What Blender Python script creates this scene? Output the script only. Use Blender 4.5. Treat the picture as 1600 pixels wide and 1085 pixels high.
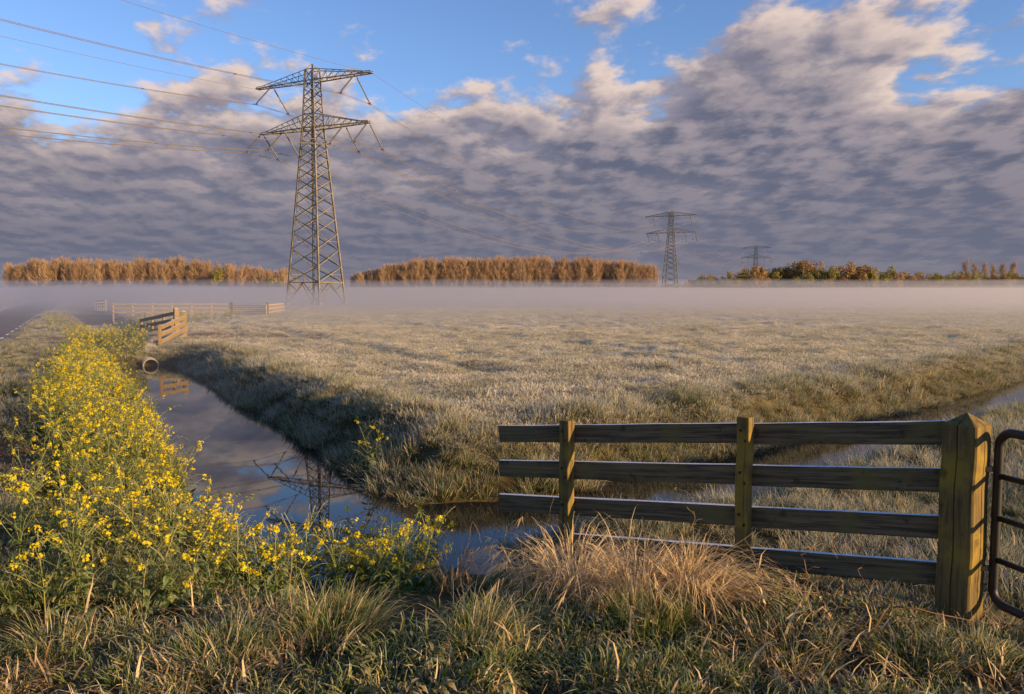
import bpy, bmesh, math, random
import numpy as np
from mathutils import Vector, Matrix, Euler, Quaternion

scene = bpy.context.scene
for o in list(bpy.data.objects):
    bpy.data.objects.remove(o)
R = math.radians

# ------------------------------------------------------------------ camera
cam_d = bpy.data.cameras.new('camera')
cam_d.sensor_width = 36.0
cam_d.lens = 27.0
cam_d.clip_start = 0.05
cam_d.clip_end = 20000
cam = bpy.data.objects.new('camera', cam_d)
scene.collection.objects.link(cam)
cam.location = (0, 0, 2.0)
cam.rotation_euler = (R(90 - 4.123), 0, 0)
scene.camera = cam

# ------------------------------------------------------------------ sun, sky, exposure
SUN_ELEV = R(12.5)
SUN_AZ = math.atan2(0.885, -0.465)            # clockwise from +Y
SUN = Vector((math.sin(SUN_AZ) * math.cos(SUN_ELEV), math.cos(SUN_AZ) * math.cos(SUN_ELEV), math.sin(SUN_ELEV)))
sun_d = bpy.data.lights.new('sun', 'SUN')
sun_d.energy = 5.0
sun_d.angle = R(0.6)
sun_d.color = (1.0, 0.655, 0.315)
sun = bpy.data.objects.new('sun', sun_d)
scene.collection.objects.link(sun)
sun.rotation_euler = (-SUN).to_track_quat('-Z', 'Y').to_euler()
sun.location = (60, -20, 30)

world = bpy.data.worlds.new('World')
scene.world = world
world.use_nodes = True
vs = scene.view_settings
vs.view_transform = 'Standard'
vs.look = 'None'
vs.exposure = 0.9
vs.gamma = 1.0
vs.use_curve_mapping = False
scene.cycles.max_bounces = 8
scene.cycles.diffuse_bounces = 3
scene.cycles.glossy_bounces = 3
scene.cycles.transmission_bounces = 4
scene.cycles.transparent_max_bounces = 24
scene.cycles.volume_bounces = 1
scene.cycles.use_denoising = True
scene.cycles.sample_clamp_indirect = 6.0


class NT:
    """tiny helper around a node tree"""
    def __init__(self, tree):
        self.t = tree
        self.n = tree.nodes
        self.l = tree.links

    def node(self, typ, **kw):
        nd = self.n.new(typ)
        for k, v in kw.items():
            setattr(nd, k, v)
        return nd

    def put(self, sock, v):
        if isinstance(v, bpy.types.NodeSocket):
            self.l.new(v, sock)
        elif v is not None:
            try:
                sock.default_value = v
            except Exception:
                sock.default_value = tuple(v) + (1.0,)

    def math(self, op, a, b=None, c=None, clamp=False):
        nd = self.node('ShaderNodeMath', operation=op, use_clamp=clamp)
        self.put(nd.inputs[0], a)
        self.put(nd.inputs[1], b)
        self.put(nd.inputs[2], c)
        return nd.outputs[0]

    def mix(self, f, a, b):
        nd = self.node('ShaderNodeMix', data_type='RGBA')
        self.put(nd.inputs[0], f)
        for s, v in ((nd.inputs[6], a), (nd.inputs[7], b)):
            if isinstance(v, bpy.types.NodeSocket):
                self.l.new(v, s)
            else:
                s.default_value = tuple(v) + (1.0,) if len(v) == 3 else v
        return nd.outputs[2]

    def ramp(self, f, lo, hi, a=0.0, b=1.0, smooth=True):
        nd = self.node('ShaderNodeMapRange', interpolation_type='SMOOTHSTEP' if smooth else 'LINEAR')
        self.put(nd.inputs[0], f)
        for i, v in enumerate((lo, hi, a, b)):
            self.put(nd.inputs[i + 1], v)
        return nd.outputs[0]

    def noise(self, vec, scale, detail=3, rough=0.55, dist=0.0, lac=2.0):
        nd = self.node('ShaderNodeTexNoise')
        if vec is not None:
            self.l.new(vec, nd.inputs['Vector'])
        nd.inputs['Scale'].default_value = scale
        nd.inputs['Detail'].default_value = detail
        nd.inputs['Roughness'].default_value = rough
        nd.inputs['Distortion'].default_value = dist
        nd.inputs['Lacunarity'].default_value = lac
        return nd.outputs[0]

    def comb(self, x, y, z):
        nd = self.node('ShaderNodeCombineXYZ')
        for i, v in enumerate((x, y, z)):
            self.put(nd.inputs[i], v)
        return nd.outputs[0]

    def vmul(self, v, s):
        nd = self.node('ShaderNodeVectorMath', operation='MULTIPLY')
        self.l.new(v, nd.inputs[0])
        self.put(nd.inputs[1], s)
        return nd.outputs[0]

    def vadd(self, v, s):
        nd = self.node('ShaderNodeVectorMath', operation='ADD')
        self.l.new(v, nd.inputs[0])
        self.put(nd.inputs[1], s)
        return nd.outputs[0]


def build_world():
    nt = NT(world.node_tree)
    nt.n.clear()
    out = nt.node('ShaderNodeOutputWorld')
    bg = nt.node('ShaderNodeBackground')
    nt.l.new(bg.outputs[0], out.inputs[0])
    sky = nt.node('ShaderNodeTexSky', sky_type='NISHITA')
    sky.sun_disc = False
    sky.sun_elevation = SUN_ELEV
    sky.sun_rotation = SUN_AZ
    sky.altitude = 0
    sky.air_density = 1.0
    sky.dust_density = 0.3
    sky.ozone_density = 2.5
    STR = 0.095
    bg.inputs['Strength'].default_value = STR
    tc = nt.node('ShaderNodeTexCoord')
    sep = nt.node('ShaderNodeSeparateXYZ')
    nt.l.new(tc.outputs['Generated'], sep.inputs[0])
    dx, dy, dz = sep.outputs
    h = nt.math('MAXIMUM', dz, 0.012)
    X = nt.math('DIVIDE', dx, h)
    Y = nt.math('DIVIDE', dy, h)
    # softened projection: far cloud rows do not shrink to nothing
    hs = nt.math('ADD', h, 0.19)
    P = nt.comb(nt.math('DIVIDE', dx, hs), nt.math('DIVIDE', dy, hs), 0.0)
    # the deck of cloud has an edge; clear sky this side of it
    edge = nt.math('SUBTRACT', nt.math('MULTIPLY', nt.math('MAXIMUM', X, 0.0), 0.62), 3.65)
    g = nt.math('ADD', Y, edge)
    cov = nt.ramp(g, -2.0, 2.3, 0.0, 1.0, smooth=False)
    # cloud thickness: big billows + rows of puffs
    A = nt.vadd(nt.vmul(P, (1.05, 0.82, 1.0)), nt.comb(0.0, nt.math('MULTIPLY', nt.math('DIVIDE', dx, hs), 0.12), 0.0))

    def thick(vec):
        n1 = nt.noise(vec, 1.9, 6, 0.55, 0.0)
        n2 = nt.noise(nt.vadd(vec, (7.3, 2.1, 4.0)), 6.0, 5, 0.56, 0.0)
        n3 = nt.noise(nt.vadd(vec, (1.7, 9.1, 2.0)), 0.7, 2, 0.5, 0.0)
        a = nt.math('ADD', nt.math('MULTIPLY', n1, 0.48), nt.math('MULTIPLY', n2, 0.30))
        return nt.math('ADD', a, nt.math('MULTIPLY', n3, 0.22))
    t0 = thick(A)
    t1 = thick(nt.vadd(A, (0.045, -0.05, 0.0)))      # a little way towards the sun
    thr = nt.ramp(cov, 0.0, 1.0, 0.612, 0.33, smooth=False)
    dens = nt.math('SUBTRACT', t0, thr)
    alpha = nt.ramp(dens, 0.0, 0.065)
    lit = nt.ramp(nt.math('SUBTRACT', t0, t1), -0.055, 0.06)      # side turned to the sun
    core = nt.ramp(dens, 0.03, 0.19)                               # thick, grey inside
    def C(r, g_, b):
        return (r / STR, g_ / STR, b / STR)
    thin_col = nt.mix(lit, C(0.155, 0.147, 0.188), C(0.45, 0.36, 0.315))
    core_col = nt.mix(lit, C(0.068, 0.075, 0.112), C(0.195, 0.170, 0.190))
    cloud = nt.mix(core, thin_col, core_col)
    # low down one sees the shaded undersides of many rows one behind the other
    low = nt.ramp(dz, 0.03, 0.23)
    under = nt.mix(lit, C(0.077, 0.083, 0.118), C(0.104, 0.101, 0.131))
    cloud = nt.mix(nt.math('MULTIPLY', nt.math('SUBTRACT', 1.0, low), 0.92), cloud, under)
    alpha = nt.math('MAXIMUM', alpha, nt.math('MULTIPLY', nt.ramp(dz, 0.22, 0.07), 0.9))
    blue = nt.node('ShaderNodeMix', data_type='RGBA', blend_type='MULTIPLY')
    blue.inputs[0].default_value = 1.0
    nt.l.new(sky.outputs[0], blue.inputs[6])
    blue.inputs[7].default_value = (0.92, 0.98, 1.22, 1)
    col = nt.mix(alpha, blue.outputs[2], cloud)
    # haze right on the horizon
    col = nt.mix(nt.ramp(dz, 0.055, -0.01, 0.0, 0.75), col, C(0.125, 0.120, 0.146))
    nt.l.new(col, bg.inputs['Color'])


build_world()

# ------------------------------------------------------------------ numeric helpers
rng = np.random.default_rng(11)
random.seed(11)
_perm = np.random.default_rng(5).random((256, 256))


def vnoise(x, y):
    x = np.asarray(x, float)
    y = np.asarray(y, float)
    xi = np.floor(x).astype(int)
    yi = np.floor(y).astype(int)
    fx = x - xi
    fy = y - yi
    fx = fx * fx * (3 - 2 * fx)
    fy = fy * fy * (3 - 2 * fy)
    a = _perm[xi & 255, yi & 255]
    b = _perm[(xi + 1) & 255, yi & 255]
    c = _perm[xi & 255, (yi + 1) & 255]
    d = _perm[(xi + 1) & 255, (yi + 1) & 255]
    return (a * (1 - fx) + b * fx) * (1 - fy) + (c * (1 - fx) + d * fx) * fy


def fbm(x, y, s, o=3, seed=0):
    v = 0
    amp = 1.0
    tot = 0
    for i in range(o):
        v = v + amp * vnoise(x * s + 17.3 * i + seed * 31.7, y * s - 9.1 * i + seed * 11.3)
        tot += amp
        amp *= 0.5
        s *= 2.03
    return v / tot


def sstep(t):
    t = np.clip(t, 0, 1)
    return t * t * (3 - 2 * t)


def seg_dist(x, y, pts):
    d = np.full(np.shape(x), 1e9)
    for (ax, ay), (bx, by) in zip(pts[:-1], pts[1:]):
        vx, vy = bx - ax, by - ay
        L2 = vx * vx + vy * vy
        t = np.clip(((x - ax) * vx + (y - ay) * vy) / L2, 0, 1)
        d = np.minimum(d, np.hypot(x - ax - t * vx, y - ay - t * vy))
    return d


WATER = -0.70
MAIN_A = [(-1.65, 7.75), (-3.55, 11.05), (-12.75, 26.7)]
MAIN_B = [(-19.6, 38.3), (-60.0, 108.0)]
SIDE = [(-1.2, 8.3), (1.0, 9.05), (4.5, 11.9), (9.5, 16.3), (14.5, 20.9), (45.0, 50.0)]
ROAD_DIR = np.array([-0.494, 0.869])
ROAD_N = np.array([0.869, 0.494])          # towards the ditch
ROAD_E = 12 - 12 + (-3.03 * 0.869)         # signed offset of the edge line
ROAD_W = 4.0
FURROW = [(-20.0, 52.0), (-5.4, 27.5), (-1.4, 20.4), (2.6, 15.5)]
FURROW2 = [(-9.0, 52.0), (2.0, 30.0), (6.5, 21.0)]


def smin(a, b, k=0.5):
    h = np.clip(0.5 + 0.5 * (b - a) / k, 0, 1)
    return b * (1 - h) + a * h - k * h * (1 - h)


def ditch_sd(x, y):
    a = seg_dist(x, y, MAIN_A) - 1.08
    b = seg_dist(x, y, SIDE) - 0.92
    c = seg_dist(x, y, MAIN_B) - 1.1
    d = np.minimum(smin(a, b, 0.4), c)
    return d + (fbm(x, y, 1.3, 3, 3) - 0.5) * 0.42


def road_u(x, y):
    """distance to the right of the road's right-hand edge"""
    return x * ROAD_N[0] + y * ROAD_N[1] - ROAD_E


def mud_mask(x, y):
    m = np.exp(-((x + 13.2) ** 2 / 7 + (y - 34.2) ** 2 / 3.0))           # in front of the far gate
    m = np.maximum(m, np.exp(-((x + 10.2) ** 2 / 8 + (y - 33.6) ** 2 / 1.0)))
    u = x * ROAD_DIR[0] + y * ROAD_DIR[1]
    m = np.maximum(m, np.where(road_u(x, y) > -0.3, np.exp(-((u - 38.6) / 1.3) ** 4), 0) * 0.9 * (x < -12))
    m = np.maximum(m, np.exp(-((x + 6.1) ** 2 / 0.7 + (y - 8.9) ** 2 / 2.4)) * 0.9)
    m = np.maximum(m, np.exp(-((x + 2.3) ** 2 / 0.06 + (y - 4.0) ** 2 / 0.06)) * 0.9)
    m = np.maximum(m, np.exp(-((x - 0.2) ** 2 / 0.35 + (y - 11.3) ** 2 / 0.12)) * 0.8)
    return np.clip(m, 0, 1)


def side_of_ditch(x, y):
    """True on the open pasture side (right of the main ditch, beyond the side ditch)"""
    u = road_u(x, y)
    main = (u > 10.3 * 0 + road_u(-3.55, 11.05)) & (y > 9)
    return main & (y > np.interp(x, [p[0] for p in SIDE], [p[1] for p in SIDE]))


def height(x, y):
    x = np.asarray(x, float)
    y = np.asarray(y, float)
    sd = ditch_sd(x, y)
    r = np.hypot(x, y)
    bumps = (fbm(x, y, 0.9, 3, 1) - 0.5) * 0.16 + (fbm(x, y, 0.16, 2, 2) - 0.5) * 0.22
    wx = x + (fbm(x, y, 0.6, 2, 21) - 0.5) * 1.6
    wy = y + (fbm(x, y, 0.6, 2, 22) - 0.5) * 1.6
    b1 = np.abs(2 * vnoise(wx * 0.95 + 3.1, wy * 1.15) - 1)
    b2 = np.abs(2 * vnoise(wx * 2.3 + 9.4, wy * 2.6 + 5.0) - 1)
    hum = (np.sqrt(np.clip(b1, 0, 1)) * 0.17 + np.sqrt(np.clip(b2, 0, 1)) * 0.08 - 0.15) * np.where(y > 8.5, 1.0, 0.35)
    bumps = bumps + hum * np.clip(1.25 - r / 110, 0, 1)
    bumps = bumps * np.clip((r - 1) / 6, 0.25, 1) * np.clip(1.2 - r / 300, 0.15, 1)
    fur = seg_dist(x, y, FURROW)
    fur2 = seg_dist(x, y, FURROW2)
    bumps = bumps - 0.16 * np.exp(-(fur / 0.45) ** 2) + 0.07 * np.exp(-((fur - 0.9) / 0.4) ** 2)
    bumps = bumps - 0.12 * np.exp(-(fur2 / 0.45) ** 2) + 0.05 * np.exp(-((fur2 - 0.9) / 0.4) ** 2)
    ru = road_u(x, y)
    flat = 1 - sstep((ru + 0.1) / 0.9) * 1.0
    flat = np.where(ru < -ROAD_W - 0.6, np.clip((-ROAD_W - 0.6 - ru) / 1.0 * -1 + 1, 0, 1), flat)
    bumps = bumps * (1 - flat) - 0.0 * flat
    bumps = bumps * (1 - 0.6 * mud_mask(x, y))
    # bank: steep at the water, rounding over at the top; the far field side is lumpier
    bw = 1.45 + 1.3 * np.exp(-((x + 13.6) ** 2 + (y - 29.6) ** 2) / 5.0)
    near = np.clip((8.6 - y) / 1.5, 0, 1) * np.clip((x + 3.2) / 1.2, 0, 1) * np.clip((2.6 - x) / 1.2, 0, 1)   # long slope down from the verge
    bw = bw + np.interp(x, [-0.2, 0.7], [1.0, 0.35]) * near
    t = np.clip(sd / bw, 0, 1)
    bank = -0.74 * (1 - ((1 - near) * sstep(t) ** 0.75 + near * np.sin(t * 1.5708) ** 1.15))
    lump = (fbm(x, y, 2.1, 2, 7) - 0.5) * 0.34 * np.exp(-((sd - 0.8) / 0.6) ** 2)
    bed = -0.74 - np.clip(-sd, 0, 0.8) * 0.7
    return np.where(sd > 0, bank + (bumps + lump) * sstep(sd / 0.9), bed)


# ------------------------------------------------------------------ object helpers
COL = scene.collection


def mesh_obj(name, verts, faces, mat, parent=None, smooth=False, mats=None, midx=None, link=True):
    me = bpy.data.meshes.new(name)
    if isinstance(verts, np.ndarray):
        verts = verts.tolist()
    me.from_pydata(verts, [], faces)
    for m in (mats or [mat]):
        me.materials.append(m)
    if midx is not None:
        me.polygons.foreach_set('material_index', np.asarray(midx, np.int32))
    if smooth:
        me.polygons.foreach_set('use_smooth', np.ones(len(me.polygons), bool))
    me.update()
    o = bpy.data.objects.new(name, me)
    if link:
        COL.objects.link(o)
    if parent:
        o.parent = parent
    return o


def empty(name, loc, rz=0.0):
    o = bpy.data.objects.new(name, None)
    COL.objects.link(o)
    o.location = loc
    o.rotation_euler = (0, 0, rz)
    o.empty_display_size = 0.2
    return o


def tag(o, label=None, cat=None, group=None, kind=None):
    if label:
        o['label'] = label
    if cat:
        o['category'] = cat
    if group:
        o['group'] = group
    if kind:
        o['kind'] = kind
    return o


def copy_tree(o, parent=None):
    c = o.copy()
    COL.objects.link(c)
    if parent:
        c.parent = parent
    for ch in o.children:
        copy_tree(ch, c)
    return c


class MB:
    """collects geometry for one mesh"""
    def __init__(self):
        self.v = []
        self.f = []
        self.m = []
        self.a = []          # (height along blade, random)

    def add(self, vs, fs, m=0, a=None):
        b = len(self.v)
        self.v.extend(vs)
        self.f.extend([tuple(i + b for i in f) for f in fs])
        self.m.extend([m] * len(fs))
        self.a.extend(a if a is not None else [(0.5, 0.5)] * len(vs))

    def tube(self, pts, radii, n=6, m=0, cap=True, a=None):
        pts = [Vector(p) for p in pts]
        if not hasattr(radii, '__len__'):
            radii = [radii] * len(pts)
        vs, fs, at = [], [], []
        ref = Vector((0.31, 0.17, 0.93))
        for i, p in enumerate(pts):
            d = (pts[min(i + 1, len(pts) - 1)] - pts[max(i - 1, 0)]).normalized()
            if abs(d.dot(ref)) > 0.95:
                ref = Vector((0.9, 0.1, 0.2))
            u = d.cross(ref).normalized()
            w = d.cross(u)
            for k in range(n):
                an = 2 * math.pi * k / n
                vs.append(tuple(p + (u * math.cos(an) + w * math.sin(an)) * radii[i]))
                at.append((i / max(1, len(pts) - 1), a if a is not None else 0.5))
        for i in range(len(pts) - 1):
            for k in range(n):
                k2 = (k + 1) % n
                fs.append((i * n + k, i * n + k2, (i + 1) * n + k2, (i + 1) * n + k))
        if cap:
            fs.append(tuple(range(n - 1, -1, -1)))
            fs.append(tuple((len(pts) - 1) * n + k for k in range(n)))
        self.add(vs, fs, m, at)

    def bar(self, p, q, w, h=None, m=0, up=Vector((0, 0, 1))):
        """rectangular bar from p to q"""
        h = h or w
        p, q = Vector(p), Vector(q)
        d = (q - p).normalized()
        if abs(d.dot(up)) > 0.98:
            up = Vector((1, 0, 0))
        s = d.cross(up).normalized() * (w / 2)
        t = s.cross(d).normalized() * (h / 2)
        vs = [tuple(b + i * s + j * t) for b in (p, q) for i, j in ((-1, -1), (1, -1), (1, 1), (-1, 1))]
        self.add(vs, [(3, 2, 1, 0), (4, 5, 6, 7), (0, 1, 5, 4), (1, 2, 6, 5), (2, 3, 7, 6), (3, 0, 4, 7)], m)

    def blade(self, base, direction, length, width, droop, seg=3, rnd=0.5, m=0, side=None, wild=0.0):
        """one curved grass blade"""
        d = Vector(direction).normalized()
        p = Vector(base)
        horiz = Vector((d.x, d.y, 0))
        if horiz.length < 1e-3:
            horiz = Vector((random.uniform(-1, 1), random.uniform(-1, 1), 0))
        horiz.normalize()
        s = side or Vector((-horiz.y, horiz.x, 0))
        if side is None:
            s = (Matrix.Rotation(random.uniform(-1.2, 1.2), 3, 'Z') @ s)
        vs, fs, at = [], [], []
        st = length / seg
        for i in range(seg + 1):
            f = i / seg
            w = width * (1 - f ** 1.6) * 0.5 + 0.0002
            if i < seg:
                vs.append(tuple(p - s * w))
                vs.append(tuple(p + s * w))
                at += [(f, rnd), (f, rnd)]
            else:
                vs.append(tuple(p))
                at.append((1.0, rnd))
            d = (d + (horiz * 0.6 + Vector((0, 0, -1))) * (droop * (0.15 + 2.2 * f * f) / seg)
                 + Vector((random.uniform(-1, 1), random.uniform(-1, 1), random.uniform(-1, 1))) * wild).normalized()
            p = p + d * st
        for i in range(seg - 1):
            b = i * 2
            fs.append((b, b + 1, b + 3, b + 2))
        b = (seg - 1) * 2
        fs.append((b, b + 1, b + 2))
        self.add(vs, fs, m, at)
        return p, d

    def build(self, name, mats, parent=None, smooth=False, link=True):
        if not isinstance(mats, (list, tuple)):
            mats = [mats]
        o = mesh_obj(name, self.v, self.f, None, parent, smooth, mats=mats, midx=self.m, link=link)
        at = o.data.attributes.new('blade', 'FLOAT2', 'POINT')
        at.data.foreach_set('vector', np.asarray(self.a, np.float32).ravel())
        return o


# ------------------------------------------------------------------ materials
def new_mat(name):
    m = bpy.data.materials.new(name)
    m.use_nodes = True
    nt = NT(m.node_tree)
    nt.n.clear()
    out = nt.node('ShaderNodeOutputMaterial')
    return m, nt, out


def principled(nt, out, col, rough=0.8, spec=0.3, metal=0.0, bump=None, bump_s=0.3, bump_d=0.01):
    b = nt.node('ShaderNodeBsdfPrincipled')
    nt.put(b.inputs['Base Color'], col)
    nt.put(b.inputs['Roughness'], rough)
    nt.put(b.inputs['Metallic'], metal)
    b.inputs['Specular IOR Level'].default_value = spec
    if bump is not None:
        bp = nt.node('ShaderNodeBump')
        bp.inputs['Strength'].default_value = bump_s
        bp.inputs['Distance'].default_value = bump_d
        nt.l.new(bump, bp.inputs['Height'])
        nt.l.new(bp.outputs[0], b.inputs['Normal'])
    nt.l.new(b.outputs[0], out.inputs[0])
    return b


def leafy(name, base, tip, alt, frost=0.5, frost_lo=0.3, transl=0.35, frost_col=(0.60, 0.62, 0.62), spread=0.5):
    """grass and leaves: colour changes from foot to tip and blade to blade, hoar frost on the outer part"""
    m, nt, out = new_mat(name)
    at = nt.node('ShaderNodeAttribute', attribute_name='blade')
    sp = nt.node('ShaderNodeSeparateXYZ')
    nt.l.new(at.outputs['Vector'], sp.inputs[0])
    h, r = sp.outputs[0], sp.outputs[1]
    oi = nt.node('ShaderNodeObjectInfo')
    rr = nt.math('FRACT', nt.math('ADD', r, nt.math('MULTIPLY', oi.outputs['Random'], 0.37)))
    geo = nt.node('ShaderNodeNewGeometry')
    big = nt.noise(geo.outputs['Position'], 0.55, 3)
    fine = nt.noise(geo.outputs['Position'], 38.0, 2)
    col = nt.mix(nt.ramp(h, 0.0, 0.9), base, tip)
    pick = nt.ramp(nt.math('ADD', rr, nt.math('MULTIPLY', nt.math('SUBTRACT', big, 0.5), 1.6)), 0.75 - spread, 1.0)
    col = nt.mix(pick, col, alt)
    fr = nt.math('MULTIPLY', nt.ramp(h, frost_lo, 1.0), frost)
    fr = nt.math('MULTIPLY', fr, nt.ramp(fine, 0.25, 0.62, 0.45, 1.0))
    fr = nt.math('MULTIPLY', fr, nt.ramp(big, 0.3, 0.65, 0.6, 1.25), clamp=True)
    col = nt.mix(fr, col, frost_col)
    df = nt.node('ShaderNodeBsdfDiffuse')
    nt.l.new(col, df.inputs[0])
    tr = nt.node('ShaderNodeBsdfTranslucent')
    nt.l.new(col, tr.inputs[0])
    mx = nt.node('ShaderNodeMixShader')
    mx.inputs[0].default_value = transl
    nt.l.new(df.outputs[0], mx.inputs[1])
    nt.l.new(tr.outputs[0], mx.inputs[2])
    nt.l.new(mx.outputs[0], out.inputs[0])
    return m


M = {}
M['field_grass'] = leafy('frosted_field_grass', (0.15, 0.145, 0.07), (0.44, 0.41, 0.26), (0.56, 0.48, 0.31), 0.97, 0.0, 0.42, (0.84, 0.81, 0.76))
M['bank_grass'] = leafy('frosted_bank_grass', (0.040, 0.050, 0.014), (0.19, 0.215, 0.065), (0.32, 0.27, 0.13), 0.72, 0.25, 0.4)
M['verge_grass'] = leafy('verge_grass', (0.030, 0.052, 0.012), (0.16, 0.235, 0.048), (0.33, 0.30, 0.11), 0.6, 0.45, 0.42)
M['green_grass'] = leafy('fresh_green_grass', (0.03, 0.05, 0.010), (0.13, 0.20, 0.035), (0.17, 0.20, 0.05), 0.22, 0.5, 0.45)
M['straw'] = leafy('dry_straw', (0.46, 0.33, 0.16), (0.80, 0.60, 0.32), (0.84, 0.66, 0.40), 0.12, 0.6, 0.45, (0.70, 0.66, 0.60))
M['dead_stem'] = leafy('dead_brown_stem', (0.12, 0.075, 0.035), (0.26, 0.165, 0.085), (0.33, 0.22, 0.12), 0.15, 0.5, 0.2)
M['plant_leaf'] = leafy('mustard_leaf', (0.04, 0.075, 0.014), (0.14, 0.21, 0.042), (0.21, 0.25, 0.07), 0.42, 0.45, 0.4, (0.55, 0.58, 0.50))
M['plant_stem'] = leafy('mustard_stem', (0.12, 0.16, 0.03), (0.20, 0.24, 0.06), (0.26, 0.25, 0.09), 0.35, 0.4, 0.25, (0.55, 0.56, 0.48))
M['weed_leaf'] = leafy('frosted_weed_leaf', (0.05, 0.07, 0.02), (0.14, 0.165, 0.06), (0.20, 0.16, 0.07), 0.35, 0.4, 0.35)
M['petal'] = leafy('yellow_petal', (0.74, 0.55, 0.010), (0.85, 0.68, 0.016), (0.82, 0.68, 0.04), 0.03, 0.7, 0.4)


def ground_mat():
    m, nt, out = new_mat('pasture_soil_and_sward')
    geo = nt.node('ShaderNodeNewGeometry')
    pos = geo.outputs['Position']
    at = nt.node('ShaderNodeAttribute', attribute_name='mud')
    mud = at.outputs['Fac']
    at2 = nt.node('ShaderNodeAttribute', attribute_name='far')
    far = at2.outputs['Fac']
    n1 = nt.noise(pos, 0.35, 4)
    n2 = nt.noise(pos, 3.0, 5, 0.62)
    n3 = nt.noise(pos, 22.0, 3, 0.6)
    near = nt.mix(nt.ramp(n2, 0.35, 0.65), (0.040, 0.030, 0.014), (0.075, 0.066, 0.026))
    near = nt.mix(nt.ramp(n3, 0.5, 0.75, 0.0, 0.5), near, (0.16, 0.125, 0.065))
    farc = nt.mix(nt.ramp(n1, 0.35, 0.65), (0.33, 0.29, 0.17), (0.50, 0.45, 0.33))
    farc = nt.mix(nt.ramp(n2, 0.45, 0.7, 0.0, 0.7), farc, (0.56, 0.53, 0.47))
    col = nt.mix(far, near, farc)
    mudc = nt.mix(nt.ramp(n3, 0.35, 0.7), (0.085, 0.048, 0.026), (0.20, 0.12, 0.070))
    col = nt.mix(mud, col, mudc)
    principled(nt, out, col, 0.95, 0.1, bump=nt.math('ADD', nt.math('MULTIPLY', n3, 0.3), n2), bump_s=0.8, bump_d=0.05)
    return m


def water_mat():
    m, nt, out = new_mat('still_ditch_water')
    geo = nt.node('ShaderNodeNewGeometry')
    pos = nt.vmul(geo.outputs['Position'], (1.0, 0.6, 1.0))
    n = nt.math('ADD', nt.noise(pos, 2.2, 2, 0.5), nt.math('MULTIPLY', nt.noise(pos, 9.0, 2, 0.5), 0.25))
    b = principled(nt, out, (0.010, 0.012, 0.013), 0.012, 0.5, bump=n, bump_s=0.018, bump_d=0.02)
    b.inputs['IOR'].default_value = 1.33
    return m


def asphalt_mat():
    m, nt, out = new_mat('worn_asphalt')
    geo = nt.node('ShaderNodeNewGeometry')
    pos = geo.outputs['Position']
    n = nt.noise(pos, 60.0, 3, 0.7)
    n2 = nt.noise(pos, 0.7, 3)
    col = nt.mix(nt.ramp(n, 0.3, 0.7), (0.085, 0.075, 0.067), (0.14, 0.122, 0.108))
    col = nt.mix(nt.ramp(n2, 0.4, 0.7, 0, 0.5), col, (0.17, 0.145, 0.125))
    principled(nt, out, col, 0.85, 0.25, bump=n, bump_s=0.3, bump_d=0.005)
    return m


def paint_mat():
    m, nt, out = new_mat('worn_white_road_paint')
    geo = nt.node('ShaderNodeNewGeometry')
    n = nt.noise(geo.outputs['Position'], 30.0, 3, 0.7)
    principled(nt, out, nt.mix(nt.ramp(n, 0.35, 0.6), (0.45, 0.43, 0.40), (0.80, 0.79, 0.76)), 0.7, 0.2)
    return m


def wood_mat(name, axis, dark, light, algae, algae_amt=0.5, frost=True):
    m, nt, out = new_mat(name)
    tc = nt.node('ShaderNodeTexCoord')
    geo = nt.node('ShaderNodeNewGeometry')
    oi = nt.node('ShaderNodeObjectInfo')
    st = [24.0, 24.0, 24.0]
    st[axis] = 1.0
    off = nt.comb(nt.math('MULTIPLY', oi.outputs['Random'], 13.0), nt.math('MULTIPLY', oi.outputs['Random'], 5.0), 0.0)
    v = nt.node('ShaderNodeVectorMath', operation='ADD')
    nt.l.new(tc.outputs['Object'], v.inputs[0])
    nt.l.new(off, v.inputs[1])
    grain = nt.noise(nt.vmul(v.outputs[0], st), 2.2, 6, 0.65, 0.6)
    big = nt.noise(v.outputs[0], 2.6, 4, 0.6)
    spot = nt.noise(v.outputs[0], 9.0, 3, 0.6)
    col = nt.mix(nt.ramp(grain, 0.34, 0.66), dark, light)
    col = nt.mix(nt.ramp(big, 0.62 - algae_amt * 0.35, 0.78 - algae_amt * 0.25, 0, 0.9), col, algae)
    col = nt.mix(nt.ramp(spot, 0.60, 0.72, 0, 0.55), col, tuple(c * 0.45 for c in dark))
    if frost:
        sp = nt.node('ShaderNodeSeparateXYZ')
        nt.l.new(geo.outputs['True Normal'], sp.inputs[0])
        fn = nt.noise(v.outputs[0], 60.0, 3, 0.6)
        fr = nt.math('MULTIPLY', nt.ramp(sp.outputs[2], 0.80, 0.97), nt.ramp(fn, 0.3, 0.55, 0.55, 1.0))
        col = nt.mix(fr, col, (0.74, 0.76, 0.80))
    principled(nt, out, col, 0.85, 0.2, bump=grain, bump_s=0.5, bump_d=0.004)
    return m


M['ground'] = ground_mat()
M['water'] = water_mat()
M['asphalt'] = asphalt_mat()
M['paint'] = paint_mat()
M['rail'] = wood_mat('weathered_rail_wood', 0, (0.062, 0.047, 0.027), (0.185, 0.14, 0.08), (0.15, 0.125, 0.042), 0.35)
M['post'] = wood_mat('algae_covered_post_wood', 2, (0.085, 0.058, 0.024), (0.19, 0.132, 0.046), (0.27, 0.188, 0.03), 0.5, frost=False)
M['gold_rail'] = wood_mat('golden_pine_rail', 0, (0.19, 0.13, 0.055), (0.33, 0.235, 0.10), (0.28, 0.215, 0.065), 0.3)
M['pale_rail'] = wood_mat('pale_new_pine_rail', 0, (0.33, 0.26, 0.16), (0.46, 0.37, 0.24), (0.38, 0.31, 0.17), 0.1)


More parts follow.
